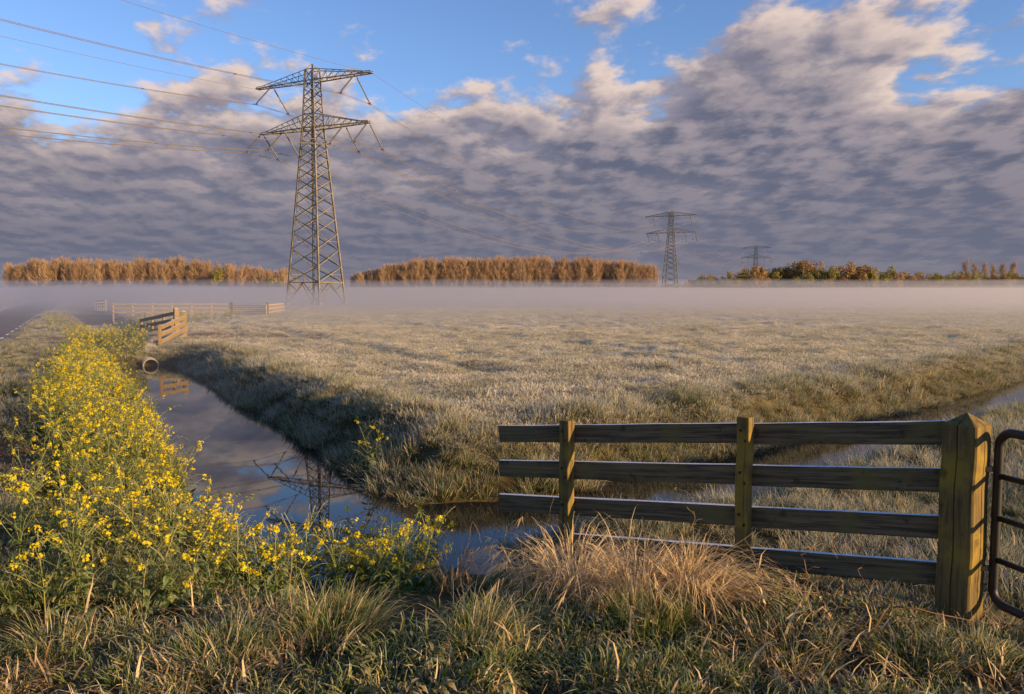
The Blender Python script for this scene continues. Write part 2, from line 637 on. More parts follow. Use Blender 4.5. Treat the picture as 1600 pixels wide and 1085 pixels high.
def steel_mat():
    m, nt, out = new_mat('galvanised_lattice_steel')
    geo = nt.node('ShaderNodeNewGeometry')
    n = nt.noise(geo.outputs['Position'], 0.8, 3)
    col = nt.mix(nt.ramp(n, 0.35, 0.65), (0.145, 0.127, 0.092), (0.22, 0.193, 0.138))
    principled(nt, out, col, 0.6, 0.35, 0.15)
    return m


def flat_mat(name, col, rough=0.6, spec=0.4, metal=0.0, var=0.25, scale=8.0):
    m, nt, out = new_mat(name)
    tc = nt.node('ShaderNodeTexCoord')
    n = nt.noise(tc.outputs['Object'], scale, 4, 0.6)
    c2 = tuple(c * (1 - var) for c in col)
    c3 = tuple(min(1, c * (1 + var)) for c in col)
    principled(nt, out, nt.mix(nt.ramp(n, 0.3, 0.7), c2, c3), rough, spec, metal, bump=n, bump_s=0.15, bump_d=0.003)
    return m


M['steel'] = steel_mat()
M['insulator'] = flat_mat('dark_insulator_glaze', (0.075, 0.065, 0.06), 0.45, 0.5)
M['wire'] = flat_mat('weathered_aluminium_cable', (0.16, 0.138, 0.12), 0.6, 0.3, 0.0)
M['gate_tube'] = flat_mat('dark_painted_gate_tube', (0.020, 0.018, 0.015), 0.5, 0.4, 0.1)
M['bolt'] = flat_mat('dark_iron_bolt', (0.03, 0.026, 0.022), 0.6, 0.4, 0.5)
M['concrete'] = flat_mat('pale_culvert_pipe', (0.27, 0.235, 0.20), 0.7, 0.3, 0.0, 0.15)
M['pipe_dark'] = flat_mat('pipe_bore_shade', (0.10, 0.075, 0.055), 0.6, 0.4)  # dark brown standing in for the shade inside the culvert bore


def foliage_mat(name, a, b, transl=0.25):
    m, nt, out = new_mat(name)
    geo = nt.node('ShaderNodeNewGeometry')
    oi = nt.node('ShaderNodeObjectInfo')
    n = nt.noise(geo.outputs['Position'], 0.35, 3)
    r = nt.math('ADD', nt.math('MULTIPLY', oi.outputs['Random'], 0.6), nt.math('MULTIPLY', nt.ramp(n, 0.3, 0.7), 0.4))
    col = nt.mix(r, a, b)
    df = nt.node('ShaderNodeBsdfDiffuse')
    tr = nt.node('ShaderNodeBsdfTranslucent')
    nt.l.new(col, df.inputs[0])
    nt.l.new(col, tr.inputs[0])
    mx = nt.node('ShaderNodeMixShader')
    mx.inputs[0].default_value = transl
    nt.l.new(df.outputs[0], mx.inputs[1])
    nt.l.new(tr.outputs[0], mx.inputs[2])
    nt.l.new(mx.outputs[0], out.inputs[0])
    return m


M['bark'] = foliage_mat('poplar_bark', (0.24, 0.185, 0.13), (0.38, 0.30, 0.21), 0.0)
M['twig'] = foliage_mat('budding_poplar_twigs', (0.33, 0.23, 0.14), (0.48, 0.335, 0.205), 0.35)
M['twig_pale'] = foliage_mat('pale_bare_twigs', (0.30, 0.22, 0.16), (0.40, 0.30, 0.22))
M['spring_leaf'] = foliage_mat('young_spring_leaves', (0.19, 0.18, 0.05), (0.34, 0.29, 0.08))
M['russet_leaf'] = foliage_mat('russet_young_leaves', (0.27, 0.18, 0.08), (0.36, 0.23, 0.10))
M['undergrowth'] = foliage_mat('dark_undergrowth_leaves', (0.055, 0.05, 0.03), (0.12, 0.085, 0.045))

# ------------------------------------------------------------------ ground sheet
def axis_coords(lo, hi, step, far, growth=1.12):
    c = list(np.arange(lo, hi + 1e-6, step))
    s = step
    a = hi
    while a < far:
        s *= growth
        a += s
        c.append(a)
    s = step
    a = lo
    pre = []
    while a > -far:
        s *= growth
        a -= s
        pre.append(a)
    return np.array(pre[::-1] + c)


def build_ground():
    xs = axis_coords(-22, 20, 0.16, 4000)
    ys = axis_coords(2, 44, 0.16, 4000)
    XX, YY = np.meshgrid(xs, ys)
    ZZ = height(XX, YY)
    nx, ny = len(xs), len(ys)
    v = np.stack([XX.ravel(), YY.ravel(), ZZ.ravel()], 1).astype(np.float32)
    i = np.arange(nx * ny).reshape(ny, nx)
    q = np.stack([i[:-1, :-1], i[:-1, 1:], i[1:, 1:], i[1:, :-1]], -1).reshape(-1, 4).astype(np.int32)
    me = bpy.data.meshes.new('ground')
    me.vertices.add(len(v))
    me.vertices.foreach_set('co', v.ravel())
    me.loops.add(q.size)
    me.loops.foreach_set('vertex_index', q.ravel())
    me.polygons.add(len(q))
    me.polygons.foreach_set('loop_start', np.arange(0, q.size, 4, dtype=np.int32))
    me.polygons.foreach_set('use_smooth', np.ones(len(q), bool))
    me.update(calc_edges=True)
    a = me.attributes.new('mud', 'FLOAT', 'POINT')
    a.data.foreach_set('value', mud_mask(v[:, 0], v[:, 1]).astype(np.float32))
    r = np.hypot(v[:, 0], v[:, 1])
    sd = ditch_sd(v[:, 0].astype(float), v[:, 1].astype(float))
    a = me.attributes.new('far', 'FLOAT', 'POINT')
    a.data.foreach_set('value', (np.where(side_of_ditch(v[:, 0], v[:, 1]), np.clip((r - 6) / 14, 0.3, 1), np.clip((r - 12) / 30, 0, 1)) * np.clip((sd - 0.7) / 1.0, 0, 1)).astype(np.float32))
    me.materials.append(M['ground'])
    o = bpy.data.objects.new('ground', me)
    COL.objects.link(o)
    tag(o, 'flat frosted pasture with ditch banks running to the horizon', 'ground', kind='structure')


build_ground()


def build_water():
    mb = MB()
    for pts, w in ((MAIN_A + [], 2.6), (SIDE, 2.4), (MAIN_B, 2.6)):
        pass
    vs = [(-62, 4.5, WATER), (50, 4.5, WATER), (50, 110, WATER), (-62, 110, WATER)]
    o = mesh_obj('water', vs, [(0, 1, 2, 3)], M['water'])
    tag(o, 'dark still ditch water mirroring sky and pylon', 'water', kind='structure')


build_water()


def road_pt(u, n, z):
    p = ROAD_DIR * u + ROAD_N * (ROAD_E + n)
    return (p[0], p[1], z)


def build_road():
    us = list(np.arange(-12, 160, 2.0)) + list(np.arange(160, 1200, 40.0))
    ns = [-ROAD_W - 0.05, -ROAD_W * 0.5, 0.0, 0.35]
    zs = [0.025, 0.06, 0.03, 0.012]
    vs, fs = [], []
    for u in us:
        for k, (n, z) in enumerate(zip(ns, zs)):
            j = (vnoise(u * 0.9, k * 7.0) - 0.5) * (0.22 if k in (0, 3) else 0)
            vs.append(road_pt(u, n + j, z))
    for i in range(len(us) - 1):
        for k in range(3):
            a = i * 4 + k
            fs.append((a, a + 1, a + 5, a + 4))
    road = mesh_obj('road', vs, fs, M['asphalt'], smooth=True)
    tag(road, 'narrow asphalt road running into the mist', 'road', kind='structure')
    dash = None
    for k in range(34):
        u = 22 + k * 3.25
        if dash is None:
            a = [road_pt(0, -0.05, 0), road_pt(0, -0.17, 0), road_pt(1.3, -0.17, 0), road_pt(1.3, -0.05, 0)]
            o0 = Vector(road_pt(0, -0.11, 0))
            dash = mesh_obj('road_marking', [tuple(Vector(q) - o0) for q in a], [(0, 1, 2, 3)], M['paint'], road)
            o = dash
        else:
            o = dash.copy()
            COL.objects.link(o)
        o.location = Vector(road_pt(u, -0.11, 0.0385))


build_road()

# ------------------------------------------------------------------ pylons
LINE = Vector((0.4264, 0.9045, 0))
ARM = Vector((0.9045, -0.4264, 0))
PYLONS = [Vector((-30.2, 118.8, 0)), Vector((66.9, 326.0, 0)), Vector((177.8, 563.0, 0))]
Z_UP, Z_LO, Z_TOP = 33.75, 26.7, 36.35
HALF = [(0.0, 3.12), (26.7, 1.13), (35.4, 0.77)]


def half_w(z):
    for (z0, h0), (z1, h1) in zip(HALF[:-1], HALF[1:]):
        if z <= z1:
            return h0 + (h1 - h0) * (z - z0) / (z1 - z0)
    return HALF[-1][1]


def corner(i, z):
    s = ((-1, -1), (1, -1), (1, 1), (-1, 1))[i]
    h = half_w(z)
    return Vector((s[0] * h, s[1] * h, z))     # local axes: x along arm, y along line


def unit_bar(name, mat):
    mb = MB()
    mb.bar((0, 0, 0), (0, 0, 1), 1, 1)
    return mb.build(name, mat, link=False).data


BAR = None


def strut(name, p, q, w, parent, h=None):
    """an angle-steel member as its own object; all share one unit mesh"""
    global BAR
    if BAR is None:
        # L-section, unit length along z
        t = 0.16
        prof = [(-.5, -.5), (.5, -.5), (.5, -.5 + t), (-.5 + t, -.5 + t), (-.5 + t, .5), (-.5, .5)]
        vs = [(x, y, z) for z in (0, 1) for x, y in prof]
        fs = [tuple(range(5, -1, -1)), tuple(range(6, 12))] + [(k, (k + 1) % 6, 6 + (k + 1) % 6, 6 + k) for k in range(6)]
        BAR = mesh_obj('brace', vs, fs, M['steel'], link=False).data
    o = bpy.data.objects.new(name, BAR)
    COL.objects.link(o)
    o.parent = parent
    p, q = Vector(p), Vector(q)
    d = q - p
    o.location = p
    o.rotation_mode = 'QUATERNION'
    o.rotation_quaternion = d.to_track_quat('Z', 'Y')
    o.scale = (w, h or w, d.length)
    return o


def build_pylon():
    root = empty('lattice_pylon', PYLONS[0], math.atan2(ARM.y, ARM.x))
    levels = [0.0, 3.4, 5.8]
    z = 5.8
    while z < 25.2:
        z += max(1.25, half_w(z) * 0.98)
        levels.append(z)
    levels[-1] = 26.7
    lv2 = list(np.linspace(26.7, 33.75, 7)) + [35.4]
    for i in range(4):
        mb = MB()
        zs = [0.0, 26.7, 35.4]
        for a, b in zip(zs[:-1], zs[1:]):
            w = 0.24 if a < 20 else 0.17
            mb.bar(corner(i, a), corner(i, b), w, w)
        mb.build('leg', M['steel'], root)
        mb = MB()
        c = corner(i, 0.0)
        mb.bar((c.x, c.y, -0.5), (c.x, c.y, 0.35), 0.7)
        mb.build('footing', M['concrete'], root)
    # splayed foot bracing: from the middle of the first level down to the feet
    for i in range(4):
        j = (i + 1) % 4
        zt = 3.4
        m = (corner(i, zt) + corner(j, zt)) / 2
        strut('brace', m, corner(i, 0.1), 0.13, root)
        strut('brace', m, corner(j, 0.1), 0.13, root)
        strut('brace', corner(i, zt), corner(j, zt), 0.13, root)
        for k in (i, j):
            strut('brace', corner(k, 1.8), (m + corner(k, 0.1)) / 2, 0.08, root)
            strut('brace', corner(k, zt), (m + corner(k, 0.1)) / 2 + (m - corner(k, 0.1)) * 0.12, 0.08, root)
    for a, b in list(zip(levels[1:-1], levels[2:])) + list(zip(lv2[:-1], lv2[1:])):
        w = 0.125 if a < 20 else 0.10
        for i in range(4):
            j = (i + 1) % 4
            strut('brace', corner(i, a), corner(j, b), w, root)
            strut('brace', corner(j, a), corner(i, b), w, root)
            mid = (corner(i, a) + corner(j, a) + corner(i, b) + corner(j, b)) / 4
            if a < 24:
                e0 = (corner(i, a) + corner(i, b)) / 2
                e1 = (corner(j, a) + corner(j, b)) / 2
                if int(a * 7 + i) % 2 == 0:
                    strut('brace', mid, e1, 0.07, root)
    for zz in (26.7, 28.75, 33.75, 35.4):
        for i in range(4):
            strut('brace', corner(i, zz), corner((i + 1) % 4, zz), 0.11, root)
    peak = Vector((0, 0, Z_TOP))
    for i in range(4):
        strut('peak_brace', corner(i, 35.4), peak, 0.10, root)

    def crossarm(zb, zt, L, wtip):
        """box truss: two bottom chords, two top chords coming down to the tip on either side"""
        arm = MB()
        hb = half_w(zb)
        for s in (-1, 1):
            arm.bar((-L, s * wtip, zb), (-hb, s * hb, zb), 0.15)
            arm.bar((hb, s * hb, zb), (L, s * wtip, zb), 0.15)
            arm.bar((-hb, s * hb, zb), (hb, s * hb, zb), 0.15)
        for e in (-1, 1):
            arm.bar((e * L, -wtip - 0.05, zb), (e * L, wtip + 0.05, zb), 0.16)
        ob = arm.build('crossarm', M['steel'], root)
        ht = half_w(zt)
        Le = L * 0.87
        for e in (-1, 1):
            for s in (-1, 1):
                top0 = Vector((e * ht, s * ht, zt))
                top1 = Vector((e * Le, s * (wtip + 0.02), zb + 0.30))
                top2 = Vector((e * L, s * wtip, zb + 0.22))
                strut('chord', top0, top1, 0.11, ob)
                strut('chord', top1, top2, 0.10, ob)
                n = 7
                prev = Vector((e * hb, s * hb, zb))
                for k in range(1, n + 1):
                    f = k / n
                    tp = top0.lerp(top1, f)
                    bp = Vector((tp.x, s * (hb + (wtip - hb) * (abs(tp.x) - hb) / (L - hb)), zb))
                    strut('post_brace', bp, tp, 0.055, ob)
                    strut('diagonal', prev, tp, 0.06, ob)
                    prev = bp
            n = 8
            for k in range(n):
                f0, f1 = k / n, (k + 1) / n
                x0, x1 = hb + (L - hb) * f0, hb + (L - hb) * f1
                w0, w1 = hb + (wtip - hb) * f0, hb + (wtip - hb) * f1
                sg = 1 if k % 2 else -1
                strut('diagonal', (e * x0, sg * w0, zb), (e * x1, -sg * w1, zb), 0.08, ob)
                strut('cross_tie', (e * x1, -w1, zb - 0.01), (e * x1, w1, zb - 0.01), 0.07, ob)
    crossarm(Z_UP, 35.4, 10.9, 0.32)
    crossarm(Z_LO, 28.75, 10.3, 0.32)
    # insulator strings, hung in splayed pairs
    ins = None
    for x, zt in ((-7.9, Z_UP), (7.9, Z_UP), (-10.15, Z_LO), (-5.8, Z_LO), (5.8, Z_LO), (10.15, Z_LO)):
        for s in (-1, 1):
            p = Vector((x, s * 0.30, zt - 0.1))
            q = Vector((x, s * 3.55, zt - 3.28))
            d = q - p
            L = d.length
            if ins is None:
                mb = MB()
                pts, rad = [], []
                n = 36
                for k in range(n + 1):
                    f = k / n
                    pts.append((0, 0, L * f))
                    rad.append(0.035 if f < 0.06 or f > 0.95 else (0.125 if k % 2 else 0.075))
                mb.tube(pts, rad, 7)
                ins = mb.build('insulator', M['insulator'], root)
                o = ins
            else:
                o = ins.copy()
                COL.objects.link(o)
            o.location = p
            o.rotation_mode = 'QUATERNION'
            o.rotation_quaternion = d.to_track_quat('Z', 'Y')
            c = MB()
            c.bar((x - 0.26, s * 3.45, zt - 3.30), (x + 0.26, s * 3.45, zt - 3.30), 0.10, 0.14)
            c.bar((x, s * 3.2, zt - 3.40), (x, s * 4.1, zt - 3.42), 0.09, 0.09)
            c.build('clamp', M['insulator'], root)
    return root


p1 = build_pylon()
tag(p1, 'tall steel lattice pylon standing in the mist, biggest of the three', 'pylon', 'power line pylons')
p2 = copy_tree(p1)
p2.location = PYLONS[1]
tag(p2, 'middle-sized steel lattice pylon rising beside the end of the poplar row', 'pylon')
p3 = copy_tree(p1)
p3.location = PYLONS[2]
tag(p3, 'smallest lattice pylon, its arms showing above the bushy trees', 'pylon')


def build_wires():
    P0 = PYLONS[0] - LINE * 205
    P4 = PYLONS[2] + LINE * 250
    stops = [(P0, 4.0), (PYLONS[0], 0), (PYLONS[1], 0), (PYLONS[2], 0), (P4, 0)]
    names = {(-7.9, 0): 'twin conductor hung under the far end of the upper crossarm',
             (7.9, 0): 'twin conductor hung under the near end of the upper crossarm',
             (-10.15, 1): 'twin conductor at the far tip of the lower crossarm',
             (-5.8, 1): 'twin conductor on the far inner insulators of the lower crossarm',
             (5.8, 1): 'twin conductor on the near inner insulators of the lower crossarm',
             (10.15, 1): 'twin conductor at the near tip of the lower crossarm'}
    for (x, lo), lab in names.items():
        z = (Z_LO if lo else Z_UP) - 3.42
        root = empty('conductor_cable', PYLONS[0] + ARM * x + Vector((0, 0, z)))
        base = root.location.copy()
        sp = []
        for side in (-0.2, 0.2):
            pts = []
            for (A, za), (B, zb) in zip(stops[:-1], stops[1:]):
                S = (B - A).length
                sag = 8.0 * (S / 205) ** 2 * 0.95
                A2, B2 = A + LINE * (3.5 if A is not P0 else 0), B - LINE * (3.5 if B is not P4 else 0)
                n = 40
                for k in range(n + 1):
                    t = k / n
                    q = A2.lerp(B2, t) + ARM * (x + side)
                    q.z = z + za + (zb - za) * t - 4 * sag * t * (1 - t)
                    pts.append(q - base)
                    if side < 0 and A is not PYLONS[2] and k % 8 == 4:
                        sp.append(q - base)
            mb = MB()
            mb.tube(pts, 0.027, 4)
            mb.build('cable', M['wire'], root)
        for q in sp:
            mb = MB()
            mb.bar(q, q + ARM * 0.4, 0.05, 0.08)
            mb.build('spacer', M['insulator'], root)
        tag(root, lab, 'power cable', 'power line cables')
    for x, lab in ((-10.9, 'thin earth wire at the far tip of the upper crossarm'), (10.9, 'thin earth wire at the near tip of the upper crossarm')):
        pts = []
        base = PYLONS[0] + ARM * x + Vector((0, 0, Z_UP))
        for (A, za), (B, zb) in zip(stops[:-1], stops[1:]):
            S = (B - A).length
            for k in range(41):
                t = k / 40
                q = A.lerp(B, t) + ARM * x
                q.z = Z_UP - 0.05 + (zb + 0) * t + za * (1 - t) - 4 * 6.6 * (S / 205) ** 2 * t * (1 - t)
                pts.append(q - base)
        mb = MB()
        mb.tube(pts, 0.022, 4)
        o = mb.build('earth_wire', M['wire'])
        o.location = base
        tag(o, lab, 'earth wire', 'power line cables')


build_wires()

# ------------------------------------------------------------------ fences
def beam(name, p, q, h, t, mat, parent, base, bev=0.006, rough=0.0):
    """a board from p to q (points on the middle of its height), local x along it"""
    p, q = Vector(p), Vector(q)
    d = q - p
    L = d.length
    bm = bmesh.new()
    n = 6
    for k in range(n + 1):
        x = L * k / n
        for y, z in ((-t / 2, -h / 2), (t / 2, -h / 2), (t / 2, h / 2), (-t / 2, h / 2)):
            j = random.uniform(-1, 1) * rough
            bm.verts.new((x, y + j * 0.5, z + j))
    bm.verts.ensure_lookup_table()
    V = bm.verts
    for k in range(n):
        for e in range(4):
            e2 = (e + 1) % 4
            bm.faces.new((V[k * 4 + e], V[k * 4 + e2], V[k * 4 + 4 + e2], V[k * 4 + 4 + e]))
    bm.faces.new((V[3], V[2], V[1], V[0]))
    bm.faces.new(tuple(V[n * 4 + e] for e in range(4)))
    bmesh.ops.recalc_face_normals(bm, faces=bm.faces)
    eds = [e for e in bm.edges if len(e.link_faces) == 2 and e.calc_face_angle(0) > 0.6]
    if bev:
        bmesh.ops.bevel(bm, geom=eds, offset=bev, segments=2, affect='EDGES', profile=0.6)
    me = bpy.data.meshes.new(name)
    bm.to_mesh(me)
    bm.free()
    me.materials.append(mat)
    o = bpy.data.objects.new(name, me)
    COL.objects.link(o)
    o.parent = parent
    x = d.normalized()
    y = Vector((0, 0, 1)).cross(x).normalized()
    z = x.cross(y)
    mt = Matrix((x, y, z)).transposed().to_4x4()
    mt.translation = p - base
    o.matrix_local = mt
    return o


def square_post(name, foot, top_z, w, rz, mat, parent, base, pyramid=0.0, cracks=True, lean=(0, 0), bottom=-0.6):
    """square post with eased corners, drying cracks down its faces and a flat or pyramid top"""
    prof = []
    h = w / 2
    c = w * 0.05
    for k in range(4):
        a = k * math.pi / 2
        ca, sa = math.cos(a), math.sin(a)
        row = [(-h + c, -h), (-h * 0.45, -h)]
        if cracks:
            x0 = random.uniform(-0.12, 0.25) * w
            row += [(x0 - 0.02 * w, -h), (x0, -h + 0.07 * w), (x0 + 0.02 * w, -h)]
        row += [(h * 0.6, -h), (h - c, -h)]
        for x, y in row:
            prof.append((x * ca - y * sa, x * sa + y * ca))
    zs = [bottom, 0.0] + list(np.linspace(0, 1, 7)[1:] * (top_z - foot[2]))
    n = len(prof)
    vs, fs = [], []
    for i, z in enumerate(zs):
        tw = (i % 3 - 1) * 0.003
        for x, y in prof:
            vs.append((x + tw + lean[0] * max(z, 0), y + tw + lean[1] * max(z, 0), z))
    for i in range(len(zs) - 1):
        for k in range(n):
            k2 = (k + 1) % n
            fs.append((i * n + k, i * n + k2, (i + 1) * n + k2, (i + 1) * n + k))
    top = (len(zs) - 1) * n
    vs.append((lean[0] * zs[-1], lean[1] * zs[-1], zs[-1] + pyramid))
    for k in range(n):
        fs.append((top + k, top + (k + 1) % n, len(vs) - 1))
    o = mesh_obj(name, vs, fs, mat, parent)
    o.location = Vector(foot) - base
    o.rotation_euler = (0, 0, rz)
    return o


def bolt(p, nrm, r, parent, base):
    mb = MB()
    mb.tube([Vector(p) - base - nrm * 0.004, Vector(p) - base + nrm * 0.008], [r, r * 0.85], 8)
    return mb.build('bolt', M['bolt'], parent)


FR = Vector((2.80, 4.72, 0))
FL = Vector((-0.10, 6.60, 0))
FD = (FL - FR).normalized()
FN = Vector((FD.y, -FD.x, 0))          # away from the camera?
if FN.y > 0:
    FN = -FN


def build_near_fence():
    root = empty('board_fence', (FR.x, FR.y, 0))
    base = root.location.copy()
    rz = math.atan2(FD.y, FD.x)

    def at(u, z, off=0.0):
        return FR + FD * u + FN * off + Vector((0, 0, z))
    h = 0.150
    for k in range(4):
        zt = 1.202 - 0.302 * k
        sl = -0.1035
        # board A: gate post to middle post; board B: middle post to free end
        beam('rail', at(0.09, zt + sl * 0.09 - h / 2), at(1.315, zt + sl * 1.315 - h / 2 - 0.003), h, 0.042, M['rail'], root, base, 0.006, 0.003)
        u1 = 3.46 if k < 3 else 2.80
        beam('rail', at(1.322, zt + sl * 1.322 - h / 2 + 0.002), at(u1, zt + sl * u1 - h / 2), h - 0.004, 0.042, M['rail'], root, base, 0.006, 0.003)
    for u, ztop in ((1.325, 1.118), (2.762, 0.962)):
        off = 0.021 + 0.0475
        ft = at(u, -0.25, off)
        square_post('post', ft, ztop, 0.092, rz - R(6), M['post'], root, base, 0.004, True, bottom=-0.5)
        for k in range(4):
            zc = 1.202 - 0.302 * k - 0.1035 * u - h / 2
            for s in (-1, 1):
                if zc + 0.04 * s < ztop - 0.03:
                    bolt(at(u + 0.018 * s, zc + 0.036 * s, off + 0.0465), FN, 0.011, root, base)
    square_post('gate_post', at(-0.02, 0.0, 0.03), 1.185, 0.205, rz - R(21), M['post'], root, base, 0.075, True, bottom=-0.6)
    tag(root, 'weathered four-rail board fence with thick pointed gate post by the water', 'fence', 'wooden fences')
    return root


build_near_fence()


def build_gate():
    P = FR + FD * (-0.02) + FN * 0.03
    hinge = P + FD * (-0.175) - FN * 0.035
    g = Vector((0.27, -0.96, 0)).normalized()
    root = empty('tubular_gate', (hinge.x, hinge.y, 0))
    base = root.location.copy()
    zb, zt, L, r = 0.09, 1.155, 3.4, 0.09
    pts = []

    def arc(cx, cz, a0, a1):
        for k in range(7):
            a = R(a0 + (a1 - a0) * k / 6)
            pts.append(g * (cx + r * math.cos(a)) + Vector((0, 0, cz + r * math.sin(a))))
    arc(r, zt - r, 180, 90)
    arc(L - r, zt - r, 90, 0)
    arc(L - r, zb + r, 0, -90)
    arc(r, zb + r, -90, -180)
    pts.append(pts[0])
    mb = MB()
    mb.tube(pts, 0.027, 10, cap=False)
    mb.build('tube_frame', M['gate_tube'], root, smooth=True)
    for z in (0.36, 0.62, 0.88):
        mb = MB()
        mb.tube([g * 0.0 + Vector((0, 0, z)), g * L + Vector((0, 0, z))], 0.018, 8)
        mb.build('bar', M['gate_tube'], root, smooth=True)
    for z in (0.30, 0.92):
        mb = MB()
        mb.bar(Vector((0, 0, z)), (P - base) + Vector((0, 0, z)) + FD * -0.09, 0.03, 0.03)
        mb.build('hinge', M['bolt'], root)
    tag(root, 'dark tubular metal gate swung open beside the thick gate post', 'gate')


build_gate()


def simple_fence(name, pts, tops, rails, rail_h, mat, post_mat, label, group, n_post=None, spacing=1.9, thick=None, post_w=0.10, gap=0.29):
    """rails between 3-D points; pts are ground points, tops the height of the upper edge above z = 0"""
    root = empty(name, (pts[0][0], pts[0][1], 0))
    base = root.location.copy()
    for (a, b, za, zb) in zip(pts[:-1], pts[1:], tops[:-1], tops[1:]):
        A, B = Vector((a[0], a[1], 0)), Vector((b[0], b[1], 0))
        d = (B - A)
        L = d.length
        n = max(1, round(L / spacing))
        dn = d.normalized()
        nn = Vector((dn.y, -dn.x, 0))
        if nn.dot(A) > 0:
            nn = -nn
        for i in range(n):
            f0, f1 = i / n, (i + 1) / n
            for k in range(rails):
                z0 = za + (zb - za) * f0 - gap * k - rail_h / 2
                z1 = za + (zb - za) * f1 - gap * k - rail_h / 2 + random.uniform(-.012, .012)
                beam('rail', A.lerp(B, f0) + dn * 0.003 + Vector((0, 0, z0)), A.lerp(B, f1) + Vector((0, 0, z1)), rail_h, 0.045, mat, root, base, 0)
        for i in range(n + 1):
            f = i / n
            p = A.lerp(B, f) - nn * 0.075
            big = thick and (i in thick)
            w = post_w * (2.0 if big else 1.0)
            zt = za + (zb - za) * f + (0.14 if big else 0.03)
            g = float(height(p.x, p.y))
            square_post('gate_post' if big else 'post', (p.x, p.y, g), zt, w, math.atan2(dn.y, dn.x), post_mat, root, base, 0.05 if big else 0.005, False, bottom=-0.4)
    tag(root, label, 'fence', group)
    return root


simple_fence('board_fence', [(-14.45, 34.0), (-13.7, 30.0)], [0.98, 0.68], 4, 0.15, M['gold_rail'], M['gold_rail'],
             'short golden sunlit four-rail board fence above the culvert pipe', 'wooden fences', spacing=2.0, thick=(0,), gap=0.275)
simple_fence('board_fence', [(-16.7, 38.0), (-20.1, 41.5)], [1.02, 0.52], 3, 0.17, M['rail'], M['gold_rail'],
             'short dark board fence with thick post behind the golden fence', 'wooden fences', spacing=1.7, thick=(0,), gap=0.33)
simple_fence('rail_fence', [(-24.2, 66.2), (-34.6, 66.6)], [1.0, 0.97], 3, 0.11, M['pale_rail'], M['pale_rail'],
             'long pale three-rail fence fading into mist across the pasture', 'wooden fences', spacing=1.75, gap=0.35)
simple_fence('rail_fence', [(-21.0, 66.0), (-24.0, 81.0)], [0.9, 0.8], 3, 0.11, M['pale_rail'], M['pale_rail'],
             'short pale fence running back from the far five-bar gate', 'wooden fences', spacing=1.9, gap=0.33)
simple_fence('rail_fence', [(-45.5, 86.0), (-50.5, 93.0)], [1.05, 0.9], 3, 0.13, M['pale_rail'], M['pale_rail'],
             'faint short fence half lost in the mist beside the road', 'wooden fences', spacing=1.9, gap=0.33)


def far_gate():
    root = empty('field_gate', (-24.05, 66.2, 0))
    base = root.location.copy()
    A, B = Vector((-24.0, 66.15, 0)), Vector((-21.1, 66.05, 0))
    for k in range(5):
        z = 0.78 - 0.155 * k
        beam('bar', A + Vector((0, 0, z)), B + Vector((0, 0, z)), 0.05, 0.04, M['rail'], root, base, 0)
    for p, zt in ((A - Vector((0.1, 0, 0)), 1.12), (B + Vector((0.1, 0, 0)), 1.10)):
        square_post('gate_post', (p.x, p.y, float(height(p.x, p.y))), zt, 0.16, 0, M['rail'], root, base, 0.04, False)
    tag(root, 'thin five-bar field gate between two dark posts in the mist', 'gate')


far_gate()


def build_culvert(loc, rot_z, rad, length, label, tilt=0.0):
    """a pipe end: outer wall, rim and dark inside"""
    root = empty('culvert_pipe', loc, rot_z)
    n = 28
    vs, fs = [], []
    for y, r in ((0, rad), (0, rad * 0.86), (length, rad * 0.86), (length, rad)):
        for k in range(n):
            a = 2 * math.pi * k / n
            vs.append((r * math.cos(a), y, r * math.sin(a)))
    for i in range(4):
        j = (i + 1) % 4
        for k in range(n):
            k2 = (k + 1) % n
            fs.append((i * n + k, i * n + k2, j * n + k2, j * n + k))
    mesh_obj('pipe', vs, fs, M['concrete'], root, True)
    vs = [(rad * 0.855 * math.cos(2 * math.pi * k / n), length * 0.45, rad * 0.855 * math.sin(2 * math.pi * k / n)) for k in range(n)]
    mesh_obj('bore_shade_disc', vs, [tuple(range(n))], M['pipe_dark'], root)  # upright disc closing the bore; its dark colour paints the shade deeper in
    root.rotation_euler = (tilt, 0, rot_z)
    tag(root, label, 'culvert pipe', 'culvert pipes')


build_culvert((-13.10, 27.75, -0.69), R(30), 0.27, 4.5, 'round pale culvert pipe end at the far end of the ditch')
build_culvert((-0.22, 6.95, -0.62), R(170), 0.26, 1.6, 'frosted white culvert pipe rim beside the dry grass at the water')

# ------------------------------------------------------------------ scatter: many blades as one mass
def source_collection(name, objs):
    c = bpy.data.collections.new(name)
    for i, o in enumerate(objs):
        o.name = f'{name}_{i:02d}'
        c.objects.link(o)
    return c


